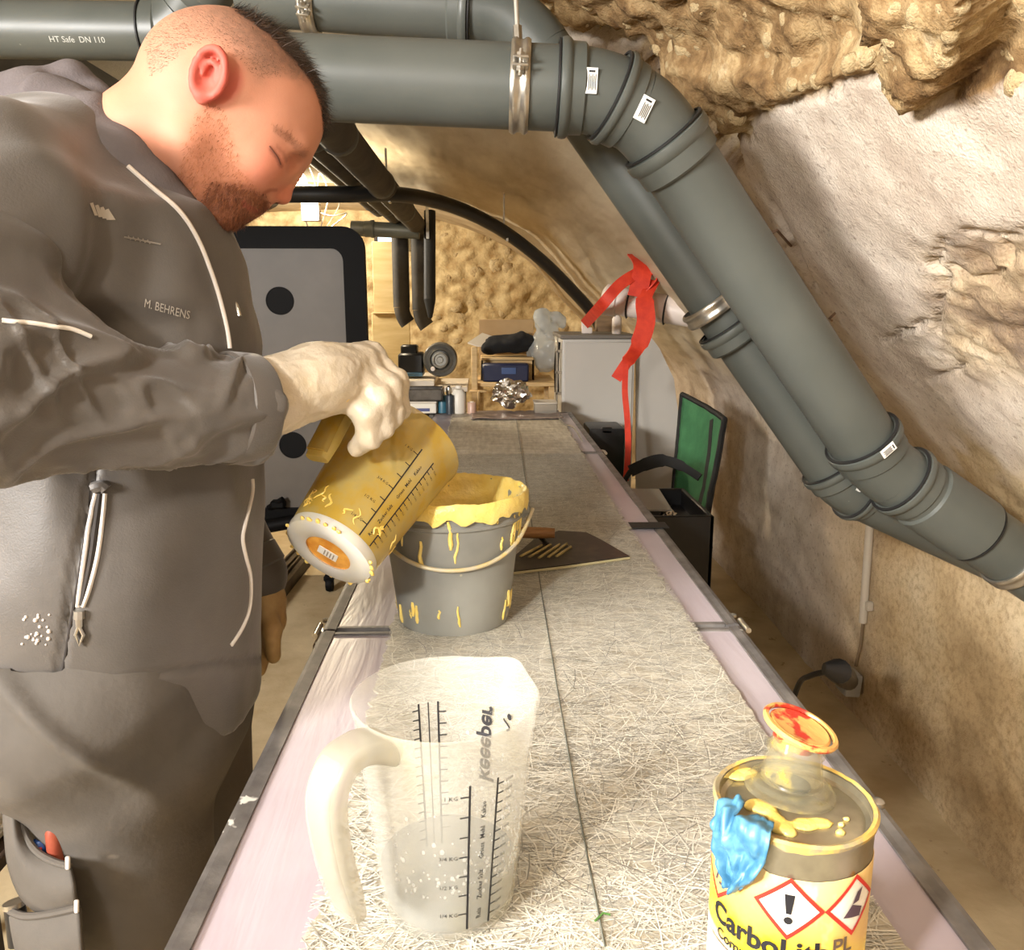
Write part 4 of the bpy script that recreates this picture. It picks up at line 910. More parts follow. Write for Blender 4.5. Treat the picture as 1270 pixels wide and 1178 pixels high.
JS1 = .955; jug1 = build_jug('measuring_jug', T4((jb[0], jb[1], TOPM), np.array((math.cos(ja), math.sin(ja), 0))*JS1, np.array((-math.sin(ja), math.cos(ja), 0))*JS1, np.array((0, 0, 1))*JS1), 'milky plastic measuring jug standing upright on the mat in front', MJ, MJH)
MLIQ = clear('clear_liquid', (168, 172, 170), .34, .04, translucent=.3)
obj('liquid', lathe([(0, .0058), (.05, .0068), (.0538, .012)]+[(rjug(z)-.0021, z) for z in (.02, .03, .040)]+[(rjug(.0415)-.0021, .0418), (.05, .0405), (0, .0405)], 64), MLIQ, jug1, world=False)
rs = np.random.RandomState(5); dv = []
SPH = lathe([(0, -1), (.7, -.7), (1, 0), (.7, .7), (0, 1)], 8)
for k in range(230):
    az = math.radians(rs.uniform(180, 400)); z = min(.045+abs(rs.randn())*.03, .125); r = rjug(z)-.0018; s = rs.uniform(.0006, .0019)
    dv.append(xf(SPH, T4((r*math.cos(az), r*math.sin(az), z), (s*math.cos(az)*.5, s*math.sin(az)*.5, 0), (-s*math.sin(az), s*math.cos(az), 0), (0, 0, s*rs.uniform(.8, 1.6)))))
obj('droplets', join(*dv), clear('water_drops', (240, 240, 236), .45, .05), jug1, world=False, kind='stuff')

# the jug being emptied
Bt, Mt = P(407, 686, 1.075), P(503, 548, 1.20); zj = (Mt-Bt)/np.linalg.norm(Mt-Bt); hdir = -.20*RT+.74*UP-.64*FW; hdir -= zj*(hdir@zj); hdir /= np.linalg.norm(hdir)
JSC = 1.09; JM = T4(Bt, -hdir*JSC, np.cross(zj, -hdir)*JSC, zj*JSC)
MJY = clear('resin_stained_plastic', (214, 182, 78), .74, .22, (230, 212, 140), 16, .4, .4, .62, .50)
MJYH = clear('resin_stained_handle', (226, 204, 110), .85, .3, (232, 214, 140), 18, .4)
jug2 = build_jug('measuring_jug', JM, 'yellow-stained measuring jug tipped over the bucket in the gloved hand', MJY, MJYH)
MBASE = clear('frosted_base', (226, 226, 222), .9, .25, (236, 232, 214), 16, .3)
obj('base_rim', closed_lathe([(.030, -.0005), (.034, -.0025), (.050, -.0025), (.0565, .0005), (.0582, .008), (.0578, .013), (.056, .009), (.0325, .0035)], 56), MBASE, jug2, world=False)
lv = NT('orange_base_label'); vv = lv.coord(); lv.l(lv.ramp(lv.noise(40, 3, .6, vv), [(.4, (206, 132, 40)), (.62, (232, 170, 74))]), lv.b.inputs['Base Color']); lv.b.inputs['Roughness'].default_value = .5
obj('base_recess', lathe([(0, .0025), (.0315, .0025), (.0325, .0005)], 40), lv.m, jug2, world=False)
bl = join(bev((.017, .026, .0006), 0, 1, (0, 0, 0))); obj('base_sticker', xf(bl, T4((.004, .004, .0018), (.8, .6, 0), (-.6, .8, 0), (0, 0, 1))), MSTICK, jug2, world=False)
obj('sticker_print', xf(join(*[bev((.012, .0016, .0003), 0, 1, (0, -.008+.004*k, -.0006)) for k in range(4)]), T4((.004, .004, .0018), (.8, .6, 0), (-.6, .8, 0), (0, 0, 1))), M('grey_print', (150, 140, 124), rough=.7), jug2, world=False)
MRESIN = M('yellow_resin', (232, 196, 84), (240, 212, 122), 20, .35, bump=.4, bscale=50); MRESP = M('pale_resin', (240, 216, 132), (236, 206, 104), 30, .3, bump=.5, bscale=70, bdist=.006)
rs = np.random.RandomState(8); dr = []
def jl(r, az, z): return (r*math.cos(az), r*math.sin(az), z)
for k in range(15):
    az = math.radians(rs.uniform(150, 330)); z0 = rs.uniform(.012, .04); ln = rs.uniform(.006, .02); da = rs.uniform(-.2, .2)
    dr.append(tube([jl(rjug(z0+u*ln)+.0009, az+da*u+.05*math.sin(7*u+k), z0+u*ln) for u in np.linspace(0, 1, 8)], .0010*rs.uniform(.7, 1.5), 6, scale=[.5, .8, 1, 1.1, .9, 1, .7, .3]))
for k in range(26):
    az = rs.uniform(0, 6.28); dr.append(xf(SPH, T4(jl(.0575, az, .004*rs.rand()), (.003*rs.uniform(.6, 1.6), 0, 0), (0, .003, 0), (0, 0, .002))))
obj('resin_drips', join(*dr), MRESIN, jug2, world=False, kind='stuff')
pour = spline([np.array(JM)[:3, :3]@np.array(q)+np.array(JM)[:3, 3] for q in ((.055, .0, .13), (.083, 0, .185), (.094, 0, .2))], 5); pe = pour[-1]

# ================================================================== BUCKET, TROWEL
bb = PZ(563, 763, TOPM); t = bucket = empty('bucket', (bb[0], bb[1], TOPM), 'grey bucket with a resin-crusted rim and yellow drips, on the mat', 'bucket'); bucket_c = np.array((bb[0], bb[1], TOPM))
BH = .205; rb = lambda z: .087+(.1115-.087)*z/BH
MBUCK = M('bucket_grey', (120, 120, 115), (146, 146, 139), 6, .32, bump=.06, bscale=20, speck=(212, 200, 160), speck_scale=16, speck_at=.70)
obj('body', lathe([(0, .004), (.08, .004), (.082, 0), (.0865, 0), (.0878, .004)]+[(rb(z), z) for z in (.03, .08, .13, .165)]+[(rb(.168)+.003, .168), (rb(.172)+.003, .172), (rb(.176), .176), (rb(.19), .19), (.1145, .195), (.117, .198), (.117, .203), (.1145, .206), (.110, .205)]+[(rb(z)-.003, z) for z in (.19, .12, .05, .01)]+[(0, .009)], 72), MBUCK, t, world=False)
V, F = lathe([(.1178, .188), (.1193, .195), (.1195, .204), (.116, .2095), (.1105, .208), (.1075, .198), (rb(.15)-.004, .15), (rb(.10)-.005, .10), (rb(.06)-.006, .062), (.05, .058), (0, .057)], 110)
a = np.arctan2(V[:, 1], V[:, 0]); c3 = np.c_[np.cos(a), np.sin(a), a*0]
lipn = fbm(c3*6+3, 4); low = V[:, 2] < .1955; out_ = np.hypot(V[:, 0], V[:, 1]) > .1085
V[:, 2] += np.where(out_ & low, -.010*np.clip(lipn+.25, 0, 1)*1.5, .0025*fbm(c3*14, 3)); V[:, :2] *= (1+.008*fbm(c3*12+V[:, 2:]*60, 3))[:, None]
obj('resin_crust', (V, F), MRESP, t, world=False, smooth=60)
rs = np.random.RandomState(21); dp = []
for k in range(34):
    az = math.radians(rs.uniform(170, 370)); lower = k > 20; z1 = rs.uniform(.03, .055) if lower else rs.uniform(.15, .19); ln = rs.uniform(.012, .035) if lower else rs.uniform(.01, .055); w = rs.uniform(.0014, .0034)
    zz = np.linspace(z1, max(z1-ln, .006), 6); off = .0012*np.cumsum(rs.randn(6)); dp.append(tube([((rb(z)+.0006)*math.cos(az+o/.1), (rb(z)+.0006)*math.sin(az+o/.1), z) for z, o in zip(zz, off)], w, 7, scale=[.6, .8, .9, 1, 1.15, .6]))
obj('resin_drips', join(*dp), MRESP, t, world=False, kind='stuff')
cam_az = math.atan2(-bb[1], -bb[0]); hp = []
for u in np.linspace(-1, 1, 41):
    az = cam_az+u*1.62; z = .172-.062*math.cos(u*PI/2)**.8; hp.append(((rb(z)+.007+.012*abs(u)**8)*math.cos(az), (rb(z)+.007+.012*abs(u)**8)*math.sin(az), z))
obj('bail_handle', tube(hp, .0032, 10), M('resin_coated_wire', (206, 184, 122), (190, 182, 160), 60, .4), t, world=False)
for u in (-1.62, 1.62): 
    az = cam_az+u; obj('handle_ear', xf(lathe([(0, 0), (.014, 0), (.014, .006), (.008, .014), (0, .014)], 18), T4(((rb(.172)-.002)*math.cos(az), (rb(.172)-.002)*math.sin(az), .172), *frame((math.cos(az), math.sin(az), 0)))), MBUCK, t, world=False)
# spreader
poly = [PZ(x, y, TOPM) for x, y in ((636, 711), (700, 703), (781, 692), (745, 671), (727, 662), (693, 660), (662, 671), (640, 690))]
t = empty('notched_spreader', np.mean(poly, 0), 'black notched spreader with wooden handle and resin streaks, lying behind the bucket', 'spreader')
MBLADE = M('smeared_black_blade', (34, 32, 28), (70, 64, 52), 26, .35, lo=.5, hi=.72, metal=.2)
obj('blade', prism(poly, (0, 0, .004)), MBLADE, t, smooth=False)
rg = [tube([PZ(x, y, TOPM+.005), PZ(x2, y2, TOPM+.006)], .0028, 6) for x, y, x2, y2 in ((645, 690, 672, 676), (656, 691, 683, 675), (668, 692, 694, 675), (680, 691, 703, 674), (690, 690, 708, 678))]
obj('resin_streaks', join(*rg), M('dirty_resin', (190, 170, 112), (140, 122, 80), 40, .5), t, kind='stuff')
obj('blade_edge', tube([PZ(636, 711, TOPM+.004), PZ(700, 703.5, TOPM+.004), PZ(781, 692, TOPM+.004)], .0026, 6), M('edge_resin', (176, 166, 130), rough=.5), t)
hA, hB = PZ(640, 660, TOPM+.03), PZ(688, 661, TOPM+.03)
obj('wooden_handle', tube([hA, hA+(hB-hA)*.2, hA+(hB-hA)*.6, hB], .012, 14, scale=[.8, 1, 1, .85]), M('worn_wood', (168, 124, 76), (140, 98, 58), 20, .55, stretch=(1, 6, 6)), t)
obj('tang', tube([hA+(hB-hA)*.5, PZ(672, 668, TOPM+.012), PZ(680, 676, TOPM+.003)], .005, 8, smooth_n=4), MBLADE, t)

# ================================================================== CAN
CR = .0518; CH = .170; cc = P(985, 990, .568); cc = np.array((cc[0], cc[1], TZ+.003)); CH = P(985, 990, .568)[2]-TZ-.003
caz = math.degrees(math.atan2(-cc[1], -cc[0])) % 360
can = empty('resin_can', cc, 'yellow-labelled metal resin can with a red pull cap, nearest the viewer', 'can')
MTIN = M('smeared_tin', (140, 132, 112), (184, 174, 146), 22, .28, metal=.75, speck=(196, 170, 92), speck_scale=24, speck_at=.62)
obj('body', lathe([(0, .002), (CR-.004, .002), (CR-.001, 0), (CR+.001, .002), (CR, .006), (CR, CH-.008), (CR+.0012, CH-.004), (CR+.0016, CH-.001), (CR+.0004, CH), (CR-.002, CH-.001), (CR-.0028, CH-.006), (CR-.006, CH-.0075), (CR-.009, CH-.0065), (0, CH-.006)], 72), MTIN, can, world=False)
V, F = lathe([(CR+.0018, CH-.003), (CR+.0024, CH-.0005), (CR+.0008, CH+.0012), (CR-.0018, CH+.0002)], 90); a = np.arctan2(V[:, 1], V[:, 0]); V[:, 2] += np.where(np.arange(len(V)) < 90, -.004*np.clip(fbm(np.c_[np.cos(a)*5, np.sin(a)*5, a*0], 3), 0, 1), .0008*fbm(np.c_[np.cos(a)*9, np.sin(a)*9, a*0], 3))
obj('resin_rim', (V, F), M('rim_resin', (206, 172, 88), (146, 136, 108), 70, .35, lo=.42, hi=.6), can, world=False)
def label_material():
    k = NT('can_label'); v = k.coord(); s = k.n('ShaderNodeSeparateXYZ'); k.l(v, s.inputs[0]); wob = k.math('MULTIPLY', k.math('SUBTRACT', k.noise(14, 4, .6, v), .5), .02)
    z = k.math('ADD', s.outputs[2], wob); up = k.math('ADD', z, k.math('MULTIPLY', s.outputs[0], .28)); up = k.math('SUBTRACT', up, CH-.19)
    base = k.ramp(k.math('MULTIPLY', up, 5.0), [(.40, (236, 232, 220)), (.425, (246, 216, 24)), (.54, (246, 214, 40)), (.62, (232, 188, 96)), (.76, (228, 196, 132))])
    f = k.ramp(k.noise(18, 5, .65, v), [(.5, (0, 0, 0, 1)), (.68, (.75, .75, .75, 1))]); base = k.mix(f, base, rgba((230, 182, 96)))
    w = k.ramp(k.noise(26, 4, .6, k.scaled(v, (1, 1, .6))), [(.6, (0, 0, 0, 1)), (.72, (.7, .7, .7, 1))]); base = k.mix(w, base, rgba((238, 230, 206)))
    k.l(base, k.b.inputs['Base Color']); k.b.inputs['Roughness'].default_value = .4; k.bump(k.noise(60, 4, .6, v), .12, .003); return k.m
LZ = CH-.026
V, F = lathe([(CR+.0003, .004), (CR+.0008, .005), (CR+.0008, LZ-.02), (CR+.0008, LZ-.001), (CR+.0003, LZ)], 72); a = (np.degrees(np.arctan2(V[:, 1], V[:, 0]))-caz+180) % 360-180
V[:, 2] += np.where(V[:, 2] > LZ-.01, .022*sstep(-12, -40, a)-.003*np.clip(fbm(np.c_[a*.05, a*0, a*0], 3), -.5, 1), 0); obj('label', (V, F), label_material(), can, world=False, smooth='all')
rc = lambda z: CR+.0008
def oncan(vf, daz, z0, lift=.0006, **kw): return cyl_map(subdiv_long(vf, .006), rc, math.radians(caz+daz), z0, lift=lift, **kw)
MLRED = M('hazard_red', (206, 44, 30), rough=.5); MLWH = M('label_white', (240, 232, 214), rough=.5)
def diamond(w, h, t):
    o = [(0, -h), (w, 0), (0, h), (-w, 0)]; i = [(x*(1-t), y*(1-t)) for x, y in o]; return np.array([(x, y, 0) for x, y in o+i]), [[k, (k+1) % 4, 4+(k+1) % 4, 4+k] for k in range(4)]
def dwhite(w, h): return np.array([(0, -h, 0), (w, 0, 0), (0, h, 0), (-w, 0, 0)]), [[0, 1, 2, 3]]
zd = CH-.0465
for daz, nm in ((2, 'exclamation'), (-56, 'plain'), (50, 'spill')):
    obj('hazard_field', oncan(dwhite(.0205, .0205), daz, zd+.001, .0004), MLWH if nm != 'plain' else M('stained_label', (232, 190, 100), rough=.5), can, world=False, smooth=False)
    obj('hazard_border', oncan(diamond(.0225, .0225, .16), daz, zd+.001, .0008), MLRED, can, world=False, smooth=False)
ex = (np.array([(-.0032, .0125, 0), (.0032, .0125, 0), (.0016, -.0015, 0), (-.0016, -.0015, 0)]), [[3, 2, 1, 0]]); dot = (np.array([(.0027*math.cos(q), -.0062+.0027*math.sin(q), 0) for q in np.arange(0, 6.2, .45)]), [list(range(14))])
obj('exclamation_mark', oncan(join(ex, dot), 2, zd-.001, .0010), MINK, can, world=False, smooth=False)
MVIO = M('pictogram_ink', (84, 62, 74), rough=.6)
obj('pictogram', oncan(join((np.array([(-.009, -.006, 0), (.006, -.009, 0), (.008, -.003, 0), (-.002, .002, 0)]), [[0, 1, 2, 3]]), (np.array([(-.002, .002, 0), (.004, .003, 0), (.007, .012, 0), (.002, .010, 0)]), [[0, 1, 2, 3]])), 50, zd, .0010), MVIO, can, world=False, smooth=False)
obj('pictogram', oncan(join((np.array([(-.004, -.008, 0), (-.002, -.008, 0), (.002, .008, 0), (.001, .008, 0)]), [[0, 1, 2, 3]]), (np.array([(.001, -.009, 0), (.007, -.009, 0), (.007, -.007, 0), (.001, -.007, 0)]), [[0, 1, 2, 3]])), -56, zd, .0010), MVIO, can, world=False, smooth=False)
obj('lettering', oncan(text_mesh('CarboLith', .0205, align='CENTER', bold=.0006), -14, CH-.0825, .0009), MINK, can, world=False, smooth=False)
obj('lettering', oncan(text_mesh('Componente C', .0105, align='CENTER', bold=.00015), -18, CH-.094, .0009), MINK, can, world=False, smooth=False)
obj('lettering', oncan(text_mesh('PL', .016, align='CENTER', bold=.0003), 42, CH-.078, .0009), M('faded_print', (96, 76, 60), rough=.6), can, world=False, smooth=False)
obj('label_line', cyl_map(flat_rect(-.055, -.0004, .05, .0004, 40, 1), rc, math.radians(caz-18), CH-.0975, lift=.0009), MINK, can, world=False, smooth=False)
# pouring spout and cap
so = np.array((.003, .017, CH-.006)); tl = frame(np.array((.10, .06, 1)), (1, 0, 0)); SM4 = T4(so, *tl)
MSP = clear('clear_spout', (168, 162, 136), .26, .08, (206, 184, 96), 40, .3, .48, .64, .55)
obj('spout_flange', xf(lathe([(0, .001), (.031, .001), (.031, .004), (.028, .0055), (.0275, .009), (.024, .011), (.022, .011)], 48), SM4), MSP, can, world=False)
obj('spout', xf(lathe([(.0215, .009), (.0205, .016), (.0195, .024), (.0185, .028), (.0185, .030), (.0200, .031), (.0200, .033), (.0180, .034), (.0165, .040), (.0150, .041), (.0155, .033), (.0175, .026), (.0195, .012)], 48), SM4), MSP, can, world=False)
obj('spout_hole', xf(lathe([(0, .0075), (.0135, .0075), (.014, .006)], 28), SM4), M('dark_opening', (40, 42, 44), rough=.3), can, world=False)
MCAP = M('resin_smeared_red', (218, 166, 92), (190, 44, 28), 46, .35, lo=.52, hi=.58, bump=.3, bscale=70)
tl2 = frame(np.array((.30, -.12, 1)), (1, 0, 0)); C4 = T4(so+np.array(tl[2])*.0455, *tl2)
obj('pull_cap', xf(lathe([(0, -.003), (.0135, -.010), (.0145, -.0095), (.0150, -.0015), (.0195, .000), (.0215, .0015), (.0215, .003), (.020, .0042), (.017, .0034), (0, .0038)], 44), C4), MCAP, can, world=False)
V, F = closed_lathe([(.0262, .0010), (.0268, .0028), (.0256, .0045), (.0234, .0045), (.0228, .0028), (.0236, .0010)], 56); V = V+np.array((.001, .0015, .0)); obj('pull_ring', xf((V, F), C4), MCAP, can, world=False)
for q in (3.6, 4.4): obj('ring_web', xf(bev((.006, .004, .0018), .0005, 1), T4(np.array(C4)[:3, 3]+np.array(tl2[2])*.0027+(np.array(tl2[0])*math.cos(q)+np.array(tl2[1])*math.sin(q))*.0222, np.array(tl2[0])*math.cos(q)+np.array(tl2[1])*math.sin(q), -np.array(tl2[0])*math.sin(q)+np.array(tl2[1])*math.cos(q), tl2[2])), MCAP, can, world=False)
f = Field(axis_grid(-.06, .06, fine=.0018), axis_grid(-.06, .06, fine=.0018), axis_grid(CH-.012, CH+.012, fine=.0018))
for x, y, r in ((-.020, -.004, .008), (-.024, .003, .007), (-.029, .000, .006), (-.017, -.014, .006), (-.015, -.022, .006), (-.013, -.03, .005), (-.02, -.026, .005), (-.027, .038, .009), (-.018, .042, .007), (.0, -.021, .009), (.012, -.02, .007), (.02, -.030, .004), (.024, -.022, .003), (.03, -.016, .003)):
    f.ellipsoid((x, y, CH-.0055), np.eye(3), (r, r*.8, .0022), .004)
obj('resin_smear', f.mesh(1), MRESP, can, world=False, smooth='all', kind='stuff')
# blue scrap of glove stuck over the rim
nu, nv = 26, 30; U, W = np.meshgrid(np.linspace(-1, 1, nu), np.linspace(0, 1, nv), indexing='ij')
half = np.interp(W, [0, .25, .5, .75, 1], [.46, .50, .42, .28, .08]); az = np.radians(caz-37+4*np.sin(W*3))+U*half*.78; s_ = W*.062-.016
notch = .014*np.exp(-((U+.25)/.16)**2)*(1-W); s_ = s_+notch
nz = fbm(np.stack([U*2.2, W*3.4, U*0], -1), 4); nz2 = np.abs(fbm(np.stack([U*4+5, W*5, U*0], -1), 3))
rr2 = np.where(s_ < 0, CR+s_+.002, CR+.0025)+.009*np.clip(nz+.35, 0, 1)*np.clip(W*3, .2, 1)+.006*nz2; zz2 = np.where(s_ < 0, CH+.001, CH-s_)+np.where(s_ < 0, .008*np.clip(nz+.3, 0, 1)+.007*nz2, 0)
V1 = np.stack([rr2*np.cos(az), rr2*np.sin(az), zz2], -1).reshape(-1, 3); a = np.arange(nu*nv).reshape(nu, nv); Fq = np.stack([a[:-1, :-1].ravel(), a[1:, :-1].ravel(), a[1:, 1:].ravel(), a[:-1, 1:].ravel()], 1)
so_ = tag(obj('glove_scrap', (V1+cc, Fq), M('blue_nitrile', (54, 106, 138), (84, 136, 164), 60, .45, lo=.4, hi=.6, speck=(214, 200, 120), speck_scale=60, speck_at=.74), smooth='all'), 'crumpled scrap of blue glove stuck over the can rim', 'scrap')
sm = so_.modifiers.new('thick', 'SOLIDIFY'); sm.thickness = .0008

# ================================================================== THINGS AT THE FAR END OF THE TABLE
yt = YE-.06; MBOT = M('white_bottle', (232, 228, 216), rough=.4)
def on_t(px, y): return np.array((PZ(px, 512, TZ)[0]*1.0+(PY(px, 500, y)[0]-PZ(px, 512, TZ)[0]), y, TZ))
def small_can(px, y, r, h, name, label, cat, mats, prof=None):
    c = on_t(px, y); c[2] = TZ+.0085; t = empty(name, c, label, cat)
    obj('body', lathe(prof or [(0, 0), (r, 0), (r, h*.9), (r*.92, h*.94), (0, h*.94)], 20), mats[0], t, world=False); obj('cap', lathe([(r*.5, h*.9), (r*.5, h), (0, h)], 16), mats[1], t, world=False); return t
small_can(569, yt, .030, .125, 'white_bottle', 'white plastic bottle standing at the far table end', 'bottle', (MBOT, MBOT), [(0, 0), (.03, 0), (.032, .01), (.032, .09), (.02, .108), (0, .108)])
MBLU = M('teal_can', (58, 110, 130), rough=.4); small_can(549, yt+.02, .024, .085, 'spray_can', 'short teal can at the far table end, left of the white bottle', 'can', (MBLU, MBOT)); small_can(558, yt-.03, .018, .09, 'spray_can', 'slim dark grey can at the far table end, touching the white bottle side', 'can', (M('slate_can', (54, 62, 70), rough=.4), MBLK))
small_can(585, yt-.02, .02, .055, 'small_jar', 'small pinkish jar at the far table end, right of the white bottle', 'jar', (M('pink_jar', (206, 170, 150), rough=.3), MBOT)); small_can(557, yt+.045, .013, .12, 'grey_cylinder', 'small slim grey cylinder behind the two short cans by the white bottle', 'cylinder', (MZINC, MBLK))
c = on_t(512, yt+.03); t = empty('white_box', (c[0], c[1], TZ), 'flat white box with blue print on the far table end, near the hand', 'box'); obj('body', bev((.22, .10, .05), .003, 1, (0, 0, .034)), MBOT, t, world=False); obj('lid', bev((.224, .104, .012), .002, 1, (0, 0, .060)), MWB, t, world=False); obj('print', bev((.06, .002, .014), 0, 1, (.05, -.051, .026)), M('blue_print', (70, 80, 130), rough=.5), t, world=False)
c = on_t(514, yt+.03); tag(obj('metal_tray', xf(join(bev((.26, .14, .012), .004, 1, (0, 0, .006)), bev((.26, .01, .05), .003, 1, (0, -.07, .03)), bev((.26, .01, .05), .003, 1, (0, .07, .03)), bev((.01, .14, .05), .003, 1, (.13, 0, .03))), T4((c[0], c[1], TZ+.0665), (1, 0, 0), (0, 1, 0), (0, 0, 1))), M('dark_steel_tray', (70, 66, 62), (110, 106, 100), 14, .3, metal=.7)), 'dark steel tray lying on top of the flat white box', 'tray')
c = on_t(634, yt+.02)
def foil(c, r, seed):
    bm = bmesh.new(); bmesh.ops.create_icosphere(bm, subdivisions=4, radius=1.0); V = np.array([v.co[:] for v in bm.verts]); F = [[v.index for v in f.verts] for f in bm.faces]; bm.free()
    d1, d2 = worley(V*2.1+seed); V *= (.6+.75*np.clip(d1, 0, 1)+.2*fbm(V*4, 2))[:, None]; V *= np.array(r); V[:, 2] -= V[:, 2].min(); return V+np.array(c), F
MFOIL = M('aluminium_foil', (226, 222, 214), rough=.16, metal=1.0, bump=.5, bscale=90)
tag(obj('foil_ball', foil((c[0], c[1], TZ+.008), (.085, .06, .06), 3), MFOIL, smooth=False), 'crumpled ball of aluminium foil at the far table end', 'foil')
c = on_t(676, yt+.0); t = empty('clear_tub', (c[0], c[1], TZ), 'low pale tub beside the cabinet corner at the far table end', 'tub'); obj('body', bev((.10, .12, .045), .006, 2, (0, 0, .032)), clear('cloudy_tub', (206, 200, 188), .7, .2), t, world=False); obj('lid', bev((.106, .126, .008), .003, 1, (0, 0, .058)), MWB, t, world=False)
X, Y = np.meshgrid(np.linspace(PZ(585, 512, TZ)[0], PZ(694, 515, TZ)[0], 40), np.linspace(yt-.24, yt+.03, 26), indexing='ij'); Zz = TZ+.012+.012*np.abs(fbm(np.stack([X*12, Y*16, X*0], -1), 3))
Vs = np.stack([X, Y, Zz], -1).reshape(-1, 3); Vs[:, 1] += .02*fbm(Vs*9, 2); a = np.arange(X.size).reshape(X.shape); Fs = np.stack([a[:-1, :-1].ravel(), a[1:, :-1].ravel(), a[1:, 1:].ravel(), a[:-1, 1:].ravel()], 1)
cs_ = tag(obj('creased_film', (Vs, Fs), M('brown_grey_film', (120, 104, 96), (150, 134, 126), 20, .3), smooth='all'), 'creased brownish plastic film across the far table end', 'film'); m_ = cs_.modifiers.new('t', 'SOLIDIFY'); m_.thickness = .001
for o_ in [o for o in bpy.data.objects if o.parent is None and o.get('category') in ('foil',) ]: o_.location.z += .016
# clear film scraps on the right edge
w1 = [PZ(x, y, TZ+.008) for x, y in ((692, 518), (700, 527), (712, 532), (722, 548))]; tag(obj('wire_offcut', tube([q+np.array((0, 0, .004)) for q in w1], .004, 8, smooth_n=6), MZINC), 'thin bright wire offcut on the right table edge at the far end', 'wire')

# ================================================================== RIGHT OF THE TABLE: case, crate, camp chair
bk = P(752, 560, 3.68); tag(obj('black_case', join(bev((.16, .22, .30), .012, 2, (bk[0], bk[1]+.1, .66)), bev((.05, .02, .03), .006, 1, (bk[0], bk[1]-.0, .80)), bev((.15, .21, .5), .01, 1, (bk[0], bk[1]+.1, .26))), MBLK), 'tall black case standing between table edge and cabinet', 'case')
bk = P(812, 622, 2.72); t = empty('dark_crate', (bk[0], bk[1]+.06, 0), 'dark open crate of scraps between the table and the green chair', 'crate')
for q in (box3((-.16, -.2, 0), (.16, .2, .02)), box3((-.16, -.2, 0), (-.145, .2, .70)), box3((.145, -.2, 0), (.16, .2, .70)), box3((-.16, -.2, 0), (.16, -.185, .70)), box3((-.16, .185, 0), (.16, .2, .70)), box3((-.15, -.19, .62), (.15, .19, .64))): obj('crate_side', q, MBLK, t, world=False)
for k, (px, py, s) in enumerate(((826, 610, .035), (806, 622, .03), (818, 632, .028))):
    q = P(px, py, 2.98); tag(obj('foil_scrap', foil((bk[0]+(-.02, .05, .0)[k], bk[1]+.06+(.1, -.04, -.13)[k], .625), (s, s*.9, s*.8), 5+k), MFOIL, smooth=False), ('bright foil scrap in the dark crate, deepest of three', 'bright foil scrap in the dark crate, middle of three', 'bright foil scrap in the dark crate, foremost of three')[k], 'foil')
pl_ = prism([(bk[0]-.13, bk[1]-.05, .706), (bk[0]+.10, bk[1]-.06, .706), (bk[0]+.12, bk[1]+.24, .706), (bk[0]-.10, bk[1]+.26, .706)], (0, 0, .006))
tag(obj('grey_plate', mv(pl_, (-.06, -.02, -.006)), M('dull_plate', (150, 146, 136), rough=.4)), 'dull grey plate lying across the dark crate', 'plate')
MGRN = M('green_canvas', (46, 104, 66), (62, 124, 80), 9, .8, bump=.4, bscale=120); MCHB = M('black_binding', (16, 17, 18), rough=.7)
A, B, C, D = P(846, 489, 3.72), P(899, 520, 3.24), P(876, 642, 3.12), P(832, 646, 3.62)
t = empty('camp_chair', ((A+C)[0]/2, (A+C)[1]/2, 0), 'green folding camp chair with black binding against the cellar wall', 'chair')
nu = 14; U, W = np.meshgrid(np.linspace(0, 1, nu), np.linspace(0, 1, nu), indexing='ij'); g = (1-W)[..., None]*((1-U)[..., None]*A+U[..., None]*B)+W[..., None]*((1-U)[..., None]*D+U[..., None]*C)
nrm = np.cross(B-A, D-A); nrm /= np.linalg.norm(nrm); nrm = nrm if nrm[0] > 0 else -nrm; g = g+nrm*(.035*np.sin(PI*U)*np.sin(PI*(.15+.7*W)))[..., None]+nrm*(.006*fbm(g*14, 2))[..., None]
gv = g.reshape(-1, 3); a = np.arange(nu*nu).reshape(nu, nu); gf = np.stack([a[:-1, :-1].ravel(), a[1:, :-1].ravel(), a[1:, 1:].ravel(), a[:-1, 1:].ravel()], 1)
o_ = obj('backrest', (gv, gf), MGRN, t, smooth='all'); o_.modifiers.new('t', 'SOLIDIFY').thickness = .004
edge = np.vstack([g[:, 0], g[-1, 1:], g[::-1, -1][1:], g[0, ::-1][1:]]); obj('binding', tube(edge, .012, 8), MCHB, t); obj('back_strap', ribbon(g[9, 1:]-nrm*.006, .03, B-A, .004), MCHB, t)
sd = np.array((-.42, .05, -.03)); S1, S2 = D+np.array((0, 0, -.02)), C+np.array((0, 0, -.02)); sx = np.array((-1.0, 0, 0))*.40
o_ = obj('seat', prism([S1, S2, S2+sx+np.array((.0, 0, .03)), S1+sx+np.array((0, 0, .03))], (0, 0, -.01)), MGRN, t, smooth=False)
obj('seat_binding', tube([S1, S2, S2+sx+np.array((0, 0, .03)), S1+sx+np.array((0, 0, .03)), S1], .014, 8), MCHB, t)
for q, e in ((A, S1), (B, S2)): obj('back_post', tube([q, e, e+np.array((.02, 0, -.1))], .011, 8), MCHB, t)
arm0 = A+(D-A)*.62; o_ = obj('armrest', ribbon(spline([P(868, 592, 3.15), P(845, 578, 3.2), P(822, 571, 3.22), P(800, 576, 3.2), P(782, 584, 3.16)], 6), [.03]*6+[.04]*6+[.05]*7+[.045]*6, UP+.3*FW, .008), MCHB, t)
for q in (S1, S2, S1+sx, S2+sx): 
    o2 = {0: S2+sx, 1: S1+sx, 2: S2, 3: S1}[[id(z) for z in ()].__len__()] if False else None
